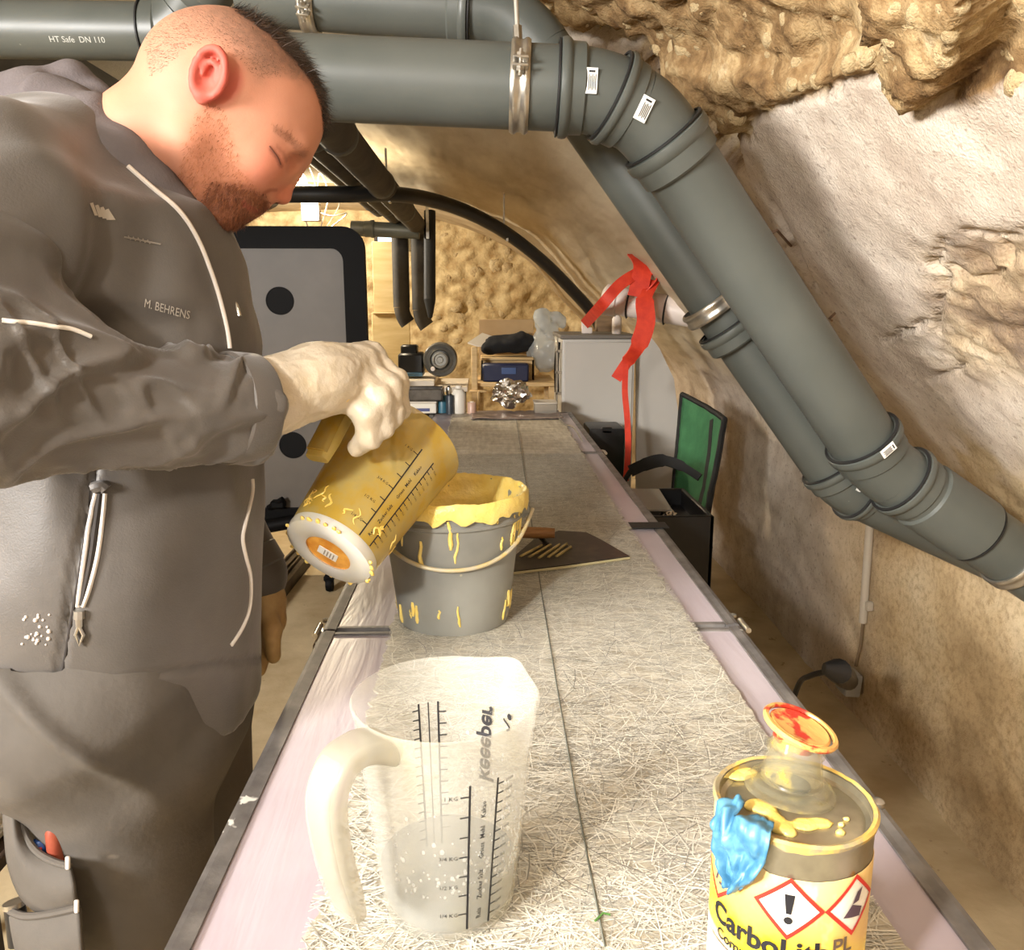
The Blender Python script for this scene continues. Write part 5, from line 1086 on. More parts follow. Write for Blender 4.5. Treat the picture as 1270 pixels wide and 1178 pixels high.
for a_, b_ in ((S1, S2+sx), (S2, S1+sx), (S1, S1+sx*1.0), (S2+sx, S2)):
    e = b_.copy(); e[2] = .012; obj('leg', tube([a_+np.array((0, 0, -.015)), e], .010, 8), MCHB, t); obj('foot', xf(lathe([(0, -.012), (.018, -.012), (.016, .01), (0, .012)], 10), T4(e, (1, 0, 0), (0, 1, 0), (0, 0, 1))), MCHB, t)
obj('arm_post', tube([P(782, 584, 3.16), S2+sx+np.array((0, 0, .02))], .010, 8), MCHB, t)

# ================================================================== LEFT: pale slatted crate, stool, offcut
sc0 = PZ(-6, 1030, .50); sc0 = P(-12, 985, 1.45)
t = empty('stool', (sc0[0]-.12, sc0[1]+.05, 0), 'low dark stool under the white slatted crate at the left edge', 'stool'); zt_ = P(0, 1033, 1.45)[2]
obj('seat', bev((.34, .34, .03), .005, 1, (0, 0, zt_-.018)), M('dark_timber', (62, 46, 34), rough=.7), t, world=False)
for a in (-.14, .14):
    for b in (-.14, .14): obj('leg', bev((.035, .035, zt_-.033), .004, 1, (a, b, (zt_-.033)/2)), M('dark_timber_leg', (52, 38, 28), rough=.7), t, world=False)
t = empty('slatted_crate', (sc0[0]-.12, sc0[1]+.05, zt_), 'white crate with level slats at the left picture edge, behind the trousers', 'crate')
for k in range(7): obj('slat', bev((.30, .012, .014), .003, 1, (0, -.14, .010+.0215*k)), MWB, t, world=False); obj('slat', bev((.012, .28, .014), .003, 1, (.145, 0, .010+.0215*k)), MWB, t, world=False)
for a in (-.14, .14): obj('corner_post', bev((.02, .02, .155), .003, 1, (a*.97, .12 if a < 0 else -.125, .0775)), MWB, t, world=False)
obj('crate_base', bev((.28, .26, .008), .002, 1, (0, 0, .004)), MWB, t, world=False)
fo = PZ(290, 988, .012); tag(obj('wood_offcut', xf(bev((.11, .05, .022), .004, 1, (0, 0, .011)), T4((fo[0], fo[1], .0), (.7, .7, 0), (-.7, .7, 0), (0, 0, 1))), MWOOD), 'small pale wood offcut on the floor beside the table leg', 'wood offcut')
# ================================================================== PERSON
YC = 1.02
tf = .97*RT+.24*FW; tf[2] = 0; tf /= np.linalg.norm(tf); tl = np.array((tf[1], -tf[0], 0.0)); ZU = np.array((0, 0, 1.0))   # forward, towards the viewer
HZ = .92; HC = P(300, 150, HZ); HD = (HC-CAM)/np.linalg.norm(HC-CAM); HK = .00085
def Hd(px, py, w=0.0):
    d = ray(px, py); return CAM+d*(((HC-CAM)@HD)/(d@HD))+HD*w
HF = Hd(300+69.8, 150+71.6)-HC; HF /= np.linalg.norm(HF); HDn = Hd(300-71.6, 150+69.8)-HC; HDn -= HF*(HDn@HF); HDn /= np.linalg.norm(HDn); HN = np.cross(HF, HDn); HN = HN if HN@HD > 0 else -HN
HAX = np.array([HF, HDn, HN])
def plane_uv(V):
    """pixel position of points moved onto the head's middle plane"""
    q = V-np.outer((V-HC)@HD, HD); x, y, _ = proj(q); return x, y, (V-HC)@HD
# joints
hipR, hipL = PY(145, 900, YC-.095), PY(222, 900, YC+.105)
kR = PY(160, 1178, YC-.12); kL = PY(240, 1120, YC+.13)
def leg_pts(h, k):
    d = (k-h)/abs(k[2]-h[2]); kn = h+d*(h[2]-.50); kn += tf*.02; an = kn.copy(); an[2] = .09; an -= tf*.015; return [h, kn, an]
legR, legL = leg_pts(hipR, kR), leg_pts(hipL, kL)
shR = P(2, 236, .80); shL = shR-tl*.37
elR, wrR = P(-72, 496, .69), P(314, 507, .915)
elL, wrL = P(190, 500, 1.27), P(316, 712, 1.275)
def JW(p): return np.array(JM)[:3, :3]@np.array(p)+np.array(JM)[:3, 3]
MCP = [(-.163, -.022, .170), (-.172, -.028, .149), (-.175, -.030, .127), (-.168, -.028, .106)]
def finger(m, k):
    z = m[2]; s = (1.0, 1.04, 1.0, .88)[k]
    return [m, (m[0]+.026*s, m[1]-.034*s, z-.010), (m[0]+.055*s, m[1]-.034*s, z-.022), (m[0]+.070*s, m[1]-.014*s, z-.026)]
FING = [[JW(p) for p in finger(m, k)] for k, m in enumerate(MCP)]
THUMB = [JW(p) for p in ((-.215, .000, .062), (-.178, .040, .085), (-.148, .040, .115), (-.128, .030, .135))]
WG = wrR+(JW((-.200, -.006, .085))-wrR)*.45
def right_hand(f, g):
    f.chain([wrR-(WG-wrR)*.5, wrR, WG], [.036+g, .034+g, .033+g], .012)
    for k, m in enumerate(MCP): f.capsule(WG, JW(m), .032+g, .018+g, .016)
    for k, ch in enumerate(FING): f.chain(ch, [.0142+g, .0124+g, .0110+g, .0094+g] if k < 3 else [.0136+g, .0114+g, .010+g, .0088+g], .009)
    f.ellipsoid(WG*.45+JW(MCP[2])*.55+ZU*.006, np.eye(3), (.038, .038, .034), .03); f.chain(THUMB, [.019+g, .014+g, .0115+g, .0095+g], .010)
wl2 = P(326, 742, 1.275)
def left_hand(f, g):
    f.chain([wrL, wl2], [.029+g, .031+g], .01); palm = P(330, 768, 1.275); f.capsule(wl2, palm, .030+g, .030+g, .012)
    for k in range(4):
        o = HD*0+tl*(.028-.019*k); b = palm+o*1.0; f.chain([b, b+P(330, 798, 1.275)-palm, b+P(322, 820, 1.275)-palm, b+P(313, 830, 1.275)-palm], [.0112+g, .0102+g, .0092+g, .008+g], .006)
    f.chain([wl2+tl*.02, palm+tl*.045+tf*.01, P(332, 798, 1.275)+tl*.05+tf*.01], [.018+g, .0125+g, .010+g], .01)

# ---- the body: head, neck, trunk, arms, hands and legs in one skin
bf = Field(axis_grid(-.80, .10, -.475, -.155, .0026, .014), axis_grid(.55, 1.55, .76, 1.06, .0026, .014), axis_grid(-.02, 1.78, 1.37, 1.745, .0026, .014))
R = HK
bf.ellipsoid(Hd(288, 118), np.array([HF*.885-HDn*.464, HF*.464+HDn*.885, HN]), (114*R, 99*R, .0755), .012)
bf.ellipsoid(Hd(336, 150), HAX, (57*R, 62*R, .058), .025)           # forehead
bf.ellipsoid(Hd(300, 190), HAX, (62*R, 74*R, .062), .03)           # mid face
bf.ellipsoid(Hd(293, 232), HAX, (44*R, 46*R, .044), .025)          # mouth block
bf.ellipsoid(Hd(277, 260), HAX, (25*R, 25*R, .029), .018)          # chin
for s in (-1, 1):
    bf.capsule(Hd(236, 172, s*.050), Hd(268, 254, s*.020), 30*R, 22*R, .022)   # jaw
    bf.ellipsoid(Hd(322, 197, s*.043), HAX, (22*R, 24*R, .02), .02)            # cheekbone
    bf.ellipsoid(Hd(367, 177, s*.027), HAX, (17*R, 13*R, .024), .014)          # brow
    bf.ellipsoid(Hd(361, 199, s*.036), HAX, (10*R, 9*R, .012), .016, 'sub')   # eye socket
    bf.ellipsoid(Hd(344, 196, s*.0315), HAX, (14.5*R, 14.5*R, .0125), .004)    # lidded eye
    bf.ellipsoid(Hd(338, 240, s*.0125), HAX, (11*R, 9.5*R, .0085), .005)       # nostril wing
    bf.ellipsoid(Hd(340, 250, s*.0065), HAX, (5.5*R, 7*R, .0042), .002, 'sub') # nostril
    # ear
    ec = Hd(264, 98, s*.0775); ea = Hd(252, 129)-Hd(272, 66); ea /= np.linalg.norm(ea); eb = np.cross(HN, ea); eo = HN*s; tilt = eo*.92-HF*.35; tilt /= np.linalg.norm(tilt); eb2 = np.cross(ea, tilt); eb2 /= np.linalg.norm(eb2)
    bf.ellipsoid(ec, np.array([ea, eb2, tilt]), (31*R, 20*R, .0065), .006)
    bf.ellipsoid(ec+tilt*.0055+ea*.0-eb2*0, np.array([ea, eb2, tilt]), (22*R, 13.5*R, .0065), .003, 'sub')
    rim = [ec+tilt*.005+ea*(29*R*math.cos(q))+eb2*(18.5*R*math.sin(q)) for q in np.linspace(.35, 5.5, 15)]; bf.chain(rim, [.0033]*15, .004)
    bf.chain([ec+tilt*.003+ea*(13*R*math.cos(q)-2*R)+eb2*(8*R*math.sin(q)) for q in np.linspace(1.2, 5.2, 8)], [.0024]*8, .003)
    bf.ellipsoid(ec+ea*27*R+tilt*.002, HAX, (9*R, 9*R, .006), .004); bf.ellipsoid(ec+ea*8*R+tilt*.0035+HF*.011, HAX, (5*R, 7*R, .004), .003)
    bf.capsule(Hd(312, 258, s*.001), Hd(303, 252, s*.021), 5.2*R, 3*R, .005)  # lower lip
    bf.capsule(Hd(322, 247, s*.001), Hd(308, 243, s*.022), 5.5*R, 3*R, .005)  # upper lip
bf.chain([Hd(378, 198), Hd(362, 217), Hd(350, 239)], [7*R, 9*R, 11.5*R], .008); bf.ellipsoid(Hd(350, 243), HAX, (11.5*R, 11*R, .0112), .006)
bf.capsule(Hd(316, 257, -.022), Hd(316, 257, .022), 1.3*R, 1.3*R, .003, 'sub')
nb = PY(112, 205, YC)
bf.chain([Hd(252, 130), Hd(190, 165), nb, nb-ZU*.06], [.057, .050, .060, .08], .022)
secs = [(870, 148, .155, .175), (700, 150, .158, .18), (560, 153, .155, .18), (430, 135, .142, .18), (330, 122, .132, .18), (260, 112, .105, .15), (225, 104, .07, .09)]
for (y0, x0, a0, b0), (y1, x1, a1, b1) in zip(secs[:-1], secs[1:]):
    for s in (-.5, 0, .5): bf.capsule(PY(x0, y0, YC)+tl*b0*s*.8-tf*.01, PY(x1, y1, YC)+tl*b1*s*.8-tf*.01, a0*.55, a1*.55, .03)
for sh, el, wr in ((shR, elR, wrR), (shL, elL, wrL)): bf.chain([sh, el, wr], [.038, .040, .030], .03)
for lg, s in ((legR, 1), (legL, -1)):
    bf.chain(lg, [.092, .058, .04], .03); f0 = lg[2]-ZU*.03; bf.chain([f0-tf*.03, f0+tf*.06-ZU*.015, f0+tf*.15-ZU*.035], [.038, .034, .022], .02)
right_hand(bf, -.0025); left_hand(bf, -.002)
BV, BF = bf.mesh(1)
px_, py_, w_ = plane_uv(BV)
jn = 5*fbm(BV*60, 2)+3*fbm(BV*160, 2)
beard = sstep(6, -12, poly_sd(px_+jn, py_+jn, [(262, 128), (283, 135), (292, 165), (300, 200), (318, 222), (336, 250), (345, 262), (300, 300), (240, 300), (212, 240), (230, 190), (246, 140)]))
beard2 = sstep(5, -10, poly_sd(px_+jn, py_+jn, [(262, 218), (300, 222), (330, 236), (338, 262), (300, 300), (248, 300), (245, 255)]))
scalp = sstep(12, -20, poly_sd(px_+2*jn, py_+2*jn, [(150, 100), (200, 90), (240, 62), (262, 55), (300, 78), (318, 100), (352, 96), (378, 104), (420, 120), (400, 0), (150, 0)]))
ear = sstep(.066, .078, np.abs(w_))*sstep(44, 30, np.hypot(px_-264, py_-97))
headm = (BV[:, 2] > 1.3)[:, None]
fb = fbm(BV*40, 3)[:, None]; fine = (.5+.5*vnoise(BV*420))[:, None]
col = lin((190, 132, 106))[None]*(1+.10*fb); ck = sstep(45, 8, np.hypot(px_-330, py_-205))[:, None]*.45+sstep(22, 5, np.hypot(px_-352, py_-242))[:, None]*.5
col = col*(1-ck)+lin((196, 106, 84))[None]*ck
mx = lambda c, m, k: col*(1-np.clip(m[:, None]*k, 0, 1))+lin(c)[None]*np.clip(m[:, None]*k, 0, 1)
col = mx((168, 126, 102), scalp, .55+.4*fine); col = mx((96, 74, 64), scalp*sstep(170, 370, px_-.25*py_), .9*(.5+.5*fine)); col = mx((164, 96, 62), beard, (.25+.75*fine)*.62); col = mx((98, 50, 28), beard2, (.4+.6*fine)*.85)
col = mx((186, 74, 66), ear, .8); col = mx((150, 70, 62), sstep(5, 2, line_d(px_, py_, [(302, 248), (312, 256), (319, 258)])), .75); col = mx((120, 62, 48), sstep(4, 1.5, line_d(px_, py_, [(334, 183), (341, 192), (346, 203)])), .6)
col = mx((70, 30, 24), sstep(6, 3, np.hypot(px_-341, py_-250))*(np.abs(w_) < .012), .9); col = mx((140, 78, 60), sstep(3.5, 1, line_d(px_, py_, [(326, 236), (334, 232), (341, 233)])), .6); col = mx((150, 92, 72), sstep(3, 1, line_d(px_, py_, [(341, 180), (349, 188), (353, 198)])), .55); col = mx((140, 92, 72), sstep(6, 2, line_d(px_+jn*.5, py_+jn*.5, [(340, 160), (357, 172), (374, 190)])), .5)  # nostril, nose wing, lid crease: shade painted into the skin colour; last is eyebrow
skin = NT('skin'); a = skin.attr('skin'); skin.l(a.outputs['Color'], skin.b.inputs['Base Color']); skin.b.inputs['Roughness'].default_value = .6; skin.b.inputs['Specular IOR Level'].default_value = .3; skin.b.inputs['Subsurface Weight'].default_value = .12; skin.b.inputs['Subsurface Radius'].default_value = (.012, .005, .003); skin.b.inputs['Subsurface Scale'].default_value = .5; skin.bump(skin.noise(420, 3, .6), .12, .001)
person = tag(obj('person', (BV, BF), skin.m, smooth='all', attrs={'skin': np.c_[col, np.ones(len(col))]}, origin=(float(hipR[0]+hipL[0])/2, YC, 0)), 'bearded person in grey jacket bending over the table, emptying a jug into the bucket', 'person')

# ---- hair and beard: fine strands rooted in the skin
fc = BV[BF].mean(1); fn_ = np.cross(BV[BF[:, 2]]-BV[BF[:, 0]], BV[BF[:, 3]]-BV[BF[:, 1]]); fa = np.linalg.norm(fn_, axis=1); fn_ /= fa[:, None]+1e-12
fx, fy, fw = plane_uv(fc); topz = fc[:, 2] > 1.3
def strands(mask, n, Lr, width, flow, lift, c1, c2, name, parent, seed=1, dark=.4):
    rs = np.random.RandomState(seed); p = np.where(mask, fa, 0); p = p/p.sum(); i = rs.choice(len(fa), n, p=p)
    t = rs.rand(n, 2, 1); q = BV[BF[i]]; base = (q[:, 0]*(1-t[:, 0])+q[:, 1]*t[:, 0])*(1-t[:, 1])+(q[:, 3]*(1-t[:, 0])+q[:, 2]*t[:, 0])*t[:, 1]
    nn = fn_[i]; fl = flow(fc[i]); fl = fl-nn*(fl*nn).sum(1, keepdims=True); fl /= np.linalg.norm(fl, axis=1, keepdims=True)+1e-9
    d = fl+nn*lift+.35*rs.randn(n, 3); d /= np.linalg.norm(d, axis=1, keepdims=True); L = rs.uniform(*Lr, n)[:, None]; sd = np.cross(d, nn); sd /= np.linalg.norm(sd, axis=1, keepdims=True)+1e-9
    base = base-nn*.0006; tip = base+d*L-nn*L*.12; V = np.stack([base-sd*width, base+sd*width, tip], 1).reshape(-1, 3); F = np.arange(3*n).reshape(n, 3)
    k = rs.rand(n, 1); cc_ = lin(c1)[None]*(1-k)+lin(c2)[None]*k; at = np.repeat(np.c_[cc_, np.ones(n)], 3, axis=0)
    m = NT(name); a_ = m.attr('tint'); m.l(a_.outputs['Color'], m.b.inputs['Base Color']); m.b.inputs['Roughness'].default_value = .5
    return obj(name, (V, F), m.m, parent, smooth=False, attrs={'tint': at}, kind='stuff')
top_poly = [(262, -20), (290, 18), (330, 46), (362, 78), (384, 104), (394, 132), (399, 158), (440, 170), (450, 60), (360, -30)]
tm = (poly_sd(fx, fy, top_poly) < 0) & topz
strands(tm, 5200, (.010, .024), .00045, lambda c: np.tile(HF*1.0-HDn*.25, (len(c), 1)), .55, (40, 32, 28), (78, 62, 52), 'hair', person, 1)
scm = (poly_sd(fx, fy, [(165, 100), (205, 92), (240, 62), (262, 55), (300, 78), (318, 100), (352, 96), (378, 104), (420, 120), (400, 0), (150, 0)]) < 0) & topz & (np.abs(fw) > .02)
strands(scm & (fx-.25*fy > 170), 11000, (.0025, .006), .00022, lambda c: np.tile(HDn*1.0-HF*.3, (len(c), 1)), .6, (92, 70, 58), (150, 112, 88), 'shaved_hair', person, 2)
bm_ = (poly_sd(fx, fy, [(262, 128), (281, 135), (290, 165), (298, 200), (316, 222), (334, 250), (345, 262), (300, 300), (240, 300), (214, 240), (232, 190), (246, 140)]) < 0) & topz
bd = strands(bm_, 6500, (.003, .008), .00024, lambda c: np.tile(HDn*1.0+HF*.2, (len(c), 1)), .5, (112, 62, 34), (186, 122, 78), 'beard', person, 3)
bm2 = (poly_sd(fx, fy, [(264, 220), (300, 224), (330, 236), (336, 258), (318, 262), (300, 300), (250, 300), (247, 255)]) < 0) & (poly_sd(fx, fy, [(300, 247), (314, 262), (322, 262), (318, 250)]) > 0) & topz
strands(bm2, 5200, (.005, .012), .00030, lambda c: np.tile(HDn*1.0+HF*.1, (len(c), 1)), .5, (74, 38, 22), (140, 80, 46), 'moustache', person, 4)
eb = (line_d(fx, fy, [(338, 160), (356, 172), (374, 190)]) < 5) & topz & (np.abs(fw) > .012)
strands(eb, 420, (.004, .008), .00025, lambda c: np.tile(-HF*.2-HDn*.4+HN*0, (len(c), 1)), .4, (110, 70, 48), (150, 100, 70), 'eyebrow', person, 5)
for s in (-1, 1):
    lp = []
    for a, b in ((337, 183), (342, 192), (347, 200), (350, 208)):
        lp.append(Hd(a, b, s*.0445) if s < 0 else Hd(a, b, s*.0445))
    bvb = None
bvh_body = bvh_of(BV, BF)
lash = [hit(bvh_body, a, b, .0004)[0] for a, b in ((334, 181), (339, 188), (344, 195), (348, 204))]
if all(l is not None for l in lash): obj('eyelashes', tube(lash, .0008, 6, smooth_n=4, scale=None), M('lash_brown', (96, 52, 38), rough=.8), person)

# ---- jacket
JS = [(868, 146, .172, .190), (780, 146, .172, .190), (700, 145, .171, .188), (620, 145, .168, .185), (560, 145, .165, .182), (480, 140, .164, .182), (430, 136, .168, .182), (330, 122, .160, .185), (270, 112, .146, .195), (240, 106, .120, .16), (212, 100, .085, .115), (195, 98, .05, .07)]
JC = np.array([PY(x, y, YC) for y, x, a, b in JS]); zs_j = JC[:, 2]
jf = Field(axis_grid(-.86, -.02, fine=.0055), axis_grid(.56, 1.50, fine=.0055), axis_grid(.80, 1.66, fine=.0055))
def torso(p):
    z = p[..., 2]; g = lambda v: np.interp(z, zs_j, v); a, b = g(np.array([s[2] for s in JS])), g(np.array([s[3] for s in JS]))
    dx, dy = p[..., 0]-g(JC[:, 0]), p[..., 1]-g(JC[:, 1]); u = (dx*tf[0]+dy*tf[1])/a; v = (dx*tl[0]+dy*tl[1])/b
    r = (np.abs(u)**2.3+np.abs(v)**2.3)**(1/2.3); d = (r-1)*np.minimum(a, b)*.9; return np.maximum(np.maximum(d, z-zs_j[-1]), zs_j[0]-z)
jf.put(torso, (-.86, .56, .80), (-.02, 1.5, 1.66), .015)
for sh, el, wr, rr in ((shR, elR, wrR, (.076, .066, .0545)), (shL, elL, wrL, (.076, .064, .050))):
    jf.capsule(sh, sh-(sh-JC[8])*np.array((.45, .45, .1)), rr[0]*.92, .10, .05); jf.capsule(sh, sh+(el-sh)*.22, rr[0]*.97, rr[0]*.9, .03)
    if sh is shL: jf.capsule(sh, el, rr[0], rr[1], .03); jf.capsule(el, wr, rr[1], rr[2], .02)
sfl = Field(*[axis_grid(min(shR[i], elR[i], wrR[i])-.11, max(shR[i], elR[i], wrR[i])+.11, fine=.0042) for i in range(3)])
sfl.capsule(shR+(elR-shR)*.05, elR, .078, .069, .02); sfl.capsule(elR, wrR, .069, .0565, .04)
sfl.ellipsoid(P(20, 455, .745), np.eye(3), (.060, .058, .058), .05); sfl.ellipsoid(P(75, 446, .78), np.eye(3), (.05, .05, .05), .04)
sl = (wrR-elR)/np.linalg.norm(wrR-elR); LW = np.linalg.norm(wrR-elR)
jf.put(lambda p: -((p-wrR)@sl), wrR-.0751, wrR+.0751, .001, 'sub') if False else None
# clean cuff: cut everything past the wrist plane
def cut(p): return -((p-wrR)@sl)
sl_, pp = sfl._sub(wrR-.09, wrR+.10); sfl.v[sl_] = np.maximum(sfl.v[sl_], np.where(np.linalg.norm(pp-wrR, axis=-1) < .088, (pp-wrR)@sl, -1).astype(np.float32))
fx1, fy1, _ = frame(sl, ZU)
def jacket_fold(V, N):
    q = V-elR; t = q@sl; rad = q-np.outer(t, sl); rr = np.linalg.norm(rad, axis=1); ang = np.arctan2(rad@fy1, rad@fx1)
    arm = sstep(.115, .085, rr)*sstep(-.06, .0, t)*sstep(LW+.02, LW-.06, t); r1 = np.exp(-(3.2*vnoise(np.stack([t*19+1.1*ang, ang*.8, t*0], 1)))**2)
    d = arm*(.017*r1*sstep(-2.6, -.2, np.cos(ang)*2)-.006)
    up = V[:, 2]; body = (1-arm)
    d = d+body*(.008*fbm(V*np.array([6, 6, 4]), 3)+.009*np.exp(-(3.5*vnoise(V*np.array([8, 8, 5])+20))**2))
    q2 = V-shR; s2 = (elR-shR)/np.linalg.norm(elR-shR); t2 = q2@s2; r2 = np.linalg.norm(q2-np.outer(t2, s2), axis=1); ua = sstep(.14, .10, r2)*sstep(-.05, .04, t2)*body
    d = d+ua*.014*np.exp(-(3*vnoise(np.stack([t2*11+V[:, 0]*9, V[:, 1]*4, t2*0], 1)))**2)
    px, py, _ = proj(V); vis = (N@FW < .3)
    d = d+.012*vis*np.exp(-((px-150)/75)**2-((py-745)/85)**2)-.006*vis*sstep(6, 1, line_d(px, py, [(118, 574), (98, 700), (74, 862)]))
    d = d-.004*vis*sstep(5, 1, np.abs(py-(838-.10*(px-100))))*sstep(0, .3, tf@np.zeros(3)+1)
    d = d-.004*vis*sstep(4, 1, line_d(px, py, [(297, 440), (288, 470), (284, 520), (279, 558)]))*arm
    return d
def sleeve_fold(V, N):
    q = V-elR; t = q@sl; rad = q-np.outer(t, sl); ang = np.arctan2(rad@fy1, rad@fx1)
    fore = sstep(-.10, .02, t)*sstep(LW+.01, LW-.05, t)*sstep(.16, .10, np.linalg.norm(rad, axis=1)); s2 = (elR-shR)/np.linalg.norm(elR-shR); t2 = (V-shR)@s2
    f1 = np.exp(-(3.4*vnoise(np.stack([t*21+1.3*ang+.5*np.sin(t*30), ang*.9, t*0], 1)))**2); f2 = np.exp(-(4*vnoise(np.stack([t*34-1.1*ang, ang*1.4+7, t*0], 1)))**2)
    d = fore*(.0125*f1+.006*f2-.007)*(.45+.55*sstep(-.9, .5, np.cos(ang)))
    return d+(1-fore)*(.012*np.exp(-(3*vnoise(np.stack([t2*15+V[:, 0]*8, V[:, 1]*5, t2*0], 1)))**2)-.004)+.002*fbm(V*30, 2)
JV, JF = jf.mesh(2, jacket_fold); SLV, SLF = sfl.mesh(2, sleeve_fold)
MJACK = NT('grey_softshell'); vv = MJACK.coord(); MJACK.l(MJACK.ramp(MJACK.noise(6, 4, .6, vv), [(.35, (72, 67, 62)), (.65, (88, 82, 76))]), MJACK.b.inputs['Base Color'])
MJACK.b.inputs['Roughness'].default_value = .52; MJACK.b.inputs['Sheen Weight'].default_value = .25; MJACK.bump(MJACK.math('ADD', MJACK.noise(38, 4, .6, vv), MJACK.math('MULTIPLY', MJACK.noise(500, 2, .6, vv), .5)), .16, .004); MJACK = MJACK.m
jacket = obj('jacket', (JV, JF), MJACK, person, smooth='all'); jb_ = bvh_of(np.vstack([JV, SLV]), np.vstack([JF, SLF+len(JV)]))
sleeve = obj('sleeve', (SLV, SLF), MJACK, jacket, smooth='all')
def surf(pts, off=.001, fz=None):
    out = []
    for x, y in pts:
        h_, n_ = hit(jb_, x, y, off)
        if h_ is not None: out.append(h_)
    return np.array(out)
MZIPW = M('pale_zip_tape', (206, 198, 188), rough=.5); MZIPD = M('dark_seam', (46, 40, 36), rough=.8)
def zipline(name, pts, r, mat, par=jacket, off=.001, n=7):
    p = spline(pts, n); q = surf(p, off)
    if len(q) > 3:
        for _ in range(2): q[1:-1] = (q[:-2]+2*q[1:-1]+q[2:])/4
        return obj(name, tube(q, r, 8), mat, par)
zipline('front_zip', [(158, 207), (190, 235), (222, 262), (244, 296), (260, 335), (272, 372), (281, 410), (284, 432)], .0026, MZIPW)
zipline('front_zip', [(312, 594), (312, 612), (303, 650), (300, 668), (304, 690), (310, 716), (309, 752), (300, 778), (286, 800)], .0024, MZIPW)
zipline('pocket_zip', [(119, 612), (112, 645), (105, 690), (99, 735), (97, 752)], .0024, MZIPW); zipline('pocket_zip', [(130, 612), (127, 645), (121, 690), (111, 730), (103, 752)], .0024, MZIPW)
zipline('pocket_opening', [(124, 612), (119, 650), (112, 700), (101, 750)], .0034, MZIPD, off=.0); zipline('pocket_tab', [(117, 606), (126, 603), (132, 607)], .0065, MJACK)
zipline('panel_seam', [(115, 596), (112, 625), (102, 690), (90, 760), (80, 820), (74, 858)], .0018, MZIPD, off=.0)
zipline('sleeve_piping', [(2, 398), (30, 401), (60, 404), (88, 408), (112, 417)], .0020, M('reflective_piping', (232, 226, 216), rough=.3))
q = surf([(99, 756), (99, 766), (99, 776)], .002)
if len(q) == 3:
    z_ = obj('zip_slider', join(tube([q[0], q[1]], .0055, 8), tube([q[1], q[2]], .0035, 8)), MZINC, jacket); q2 = surf([(99, 774), (95, 786), (100, 798), (105, 786), (99, 774)], .003)
    if len(q2) > 4: obj('zip_pull', tube(q2, .0018, 8), MZINC, z_)
def on_jacket(vf, ox, oy, ux, uy, vx, vy, off=.0012):
    V, F = subdiv_long(vf, .12); out = []
    for x, y, z in V:
        h_, n_ = hit(jb_, ox+ux*x+vx*y, oy+uy*x+vy*y, off)
        if h_ is None: return None
        out.append(h_)
    return np.array(out), F
MLET = M('silver_lettering', (172, 164, 152), rough=.5)
for s, args, nm in ((text_mesh('M. BEHRENS', 1.0, bold=.0), (178, 380, 10.4, 2.9, 2.0, -14.5), 'name_lettering'),):
    r = on_jacket(s, *args)
    if r: obj(nm, r, MLET, jacket, smooth=False)
for k in range(4):
    x0 = 110+6.5*k; pts = np.array([(x0, 252+2.6*k, 0), (x0+4, 251+2.6*k, 0), (x0+10+1.0*k, 267+1.8*k, 0), (x0+6-1.5*k, 267+1.8*k, 0)]); r = on_jacket((pts, [[0, 1, 2, 3]]), 0, 0, 1, 0, 0, 1)
    if r: obj('logo_stripe', r, MLET, jacket, smooth=False)
r = on_jacket(join(ribbon([(153, 293.5, 0), (165, 296, 0), (180, 299, 0), (199, 303, 0)], 2.0, (0, 1, 0), .1), *[ribbon([(158+6*k, 292+1.3*k, 0), (161+6*k, 297+1.3*k, 0), (164+6*k, 294.5+1.3*k, 0)], 1.2, (0, 1, 0), .1) for k in range(5)]), 0, 0, 1, 0, 0, 1)
if r: obj('chest_script', r, MLET, jacket, smooth=False)
rs = np.random.RandomState(4); sp = []
for k in range(24):
    h_, n_ = hit(jb_, rs.uniform(26, 62), rs.uniform(762, 800), .0002)
    if h_ is not None: r_ = rs.uniform(.0008, .0024); sp.append(xf(SPH, T4(h_, *[np.array(v_)*r_ for v_ in frame(n_)])))
obj('paint_specks', join(*sp), MWHITE, jacket, kind='stuff')
cq = surf([(322, 447), (328, 470), (331, 500), (331, 530), (326, 560)], .0)
cuff = [wrR+sl*o+ (fx1*math.cos(q)+fy1*math.sin(q))*r for o, r in ((0, 0),) for q in (0,)]
obj('cuff', xf(closed_lathe([(.0575, -.036), (.0608, -.034), (.0608, -.003), (.058, .001), (.050, .0), (.050, -.03)], 40), T4(wrR, fx1, fy1, sl)), MJACK, jacket)
slL = (wrL-elL)/np.linalg.norm(wrL-elL); obj('cuff', xf(closed_lathe([(.050, -.034), (.052, -.032), (.052, -.002), (.049, .001), (.046, .0), (.046, -.03)], 32), axis4(wrL, wrL+slL)), MJACK, jacket)
# standing open collar with its pale zip edge
MLIN = M('pale_lining', (176, 166, 150), rough=.7)
cn = [P(128, 172, .875), P(152, 197, .868), P(180, 226, .875), P(212, 252, .888), P(240, 288, .905), P(258, 330, .92)]
o_ = obj('collar', ribbon(spline(cn, 6), np.interp(np.linspace(0, 1, 31), [0, .5, 1], [.055, .045, .02]), HD*.5+UP*.75+RT*.3, .006), MZIPD, jacket)
obj('collar_zip', tube(spline([q+UP*.012+RT*.008 for q in cn[1:]], 6), .0030, 8), MZIPW, o_)
obj('collar_facing', ribbon(spline([P(150, 196, .858), P(160, 214, .862), P(172, 232, .872)], 6), np.linspace(.008, .026, 13), RT*.5-UP*.6, .003), MLIN, o_)
fz = [P(268, 284, .985), P(282, 300, .985), P(272, 318, .97), P(268, 345, .955), P(276, 372, .95)]
obj('far_zip', tube(fz, .0028, 8, smooth_n=6), MZIPW, jacket)
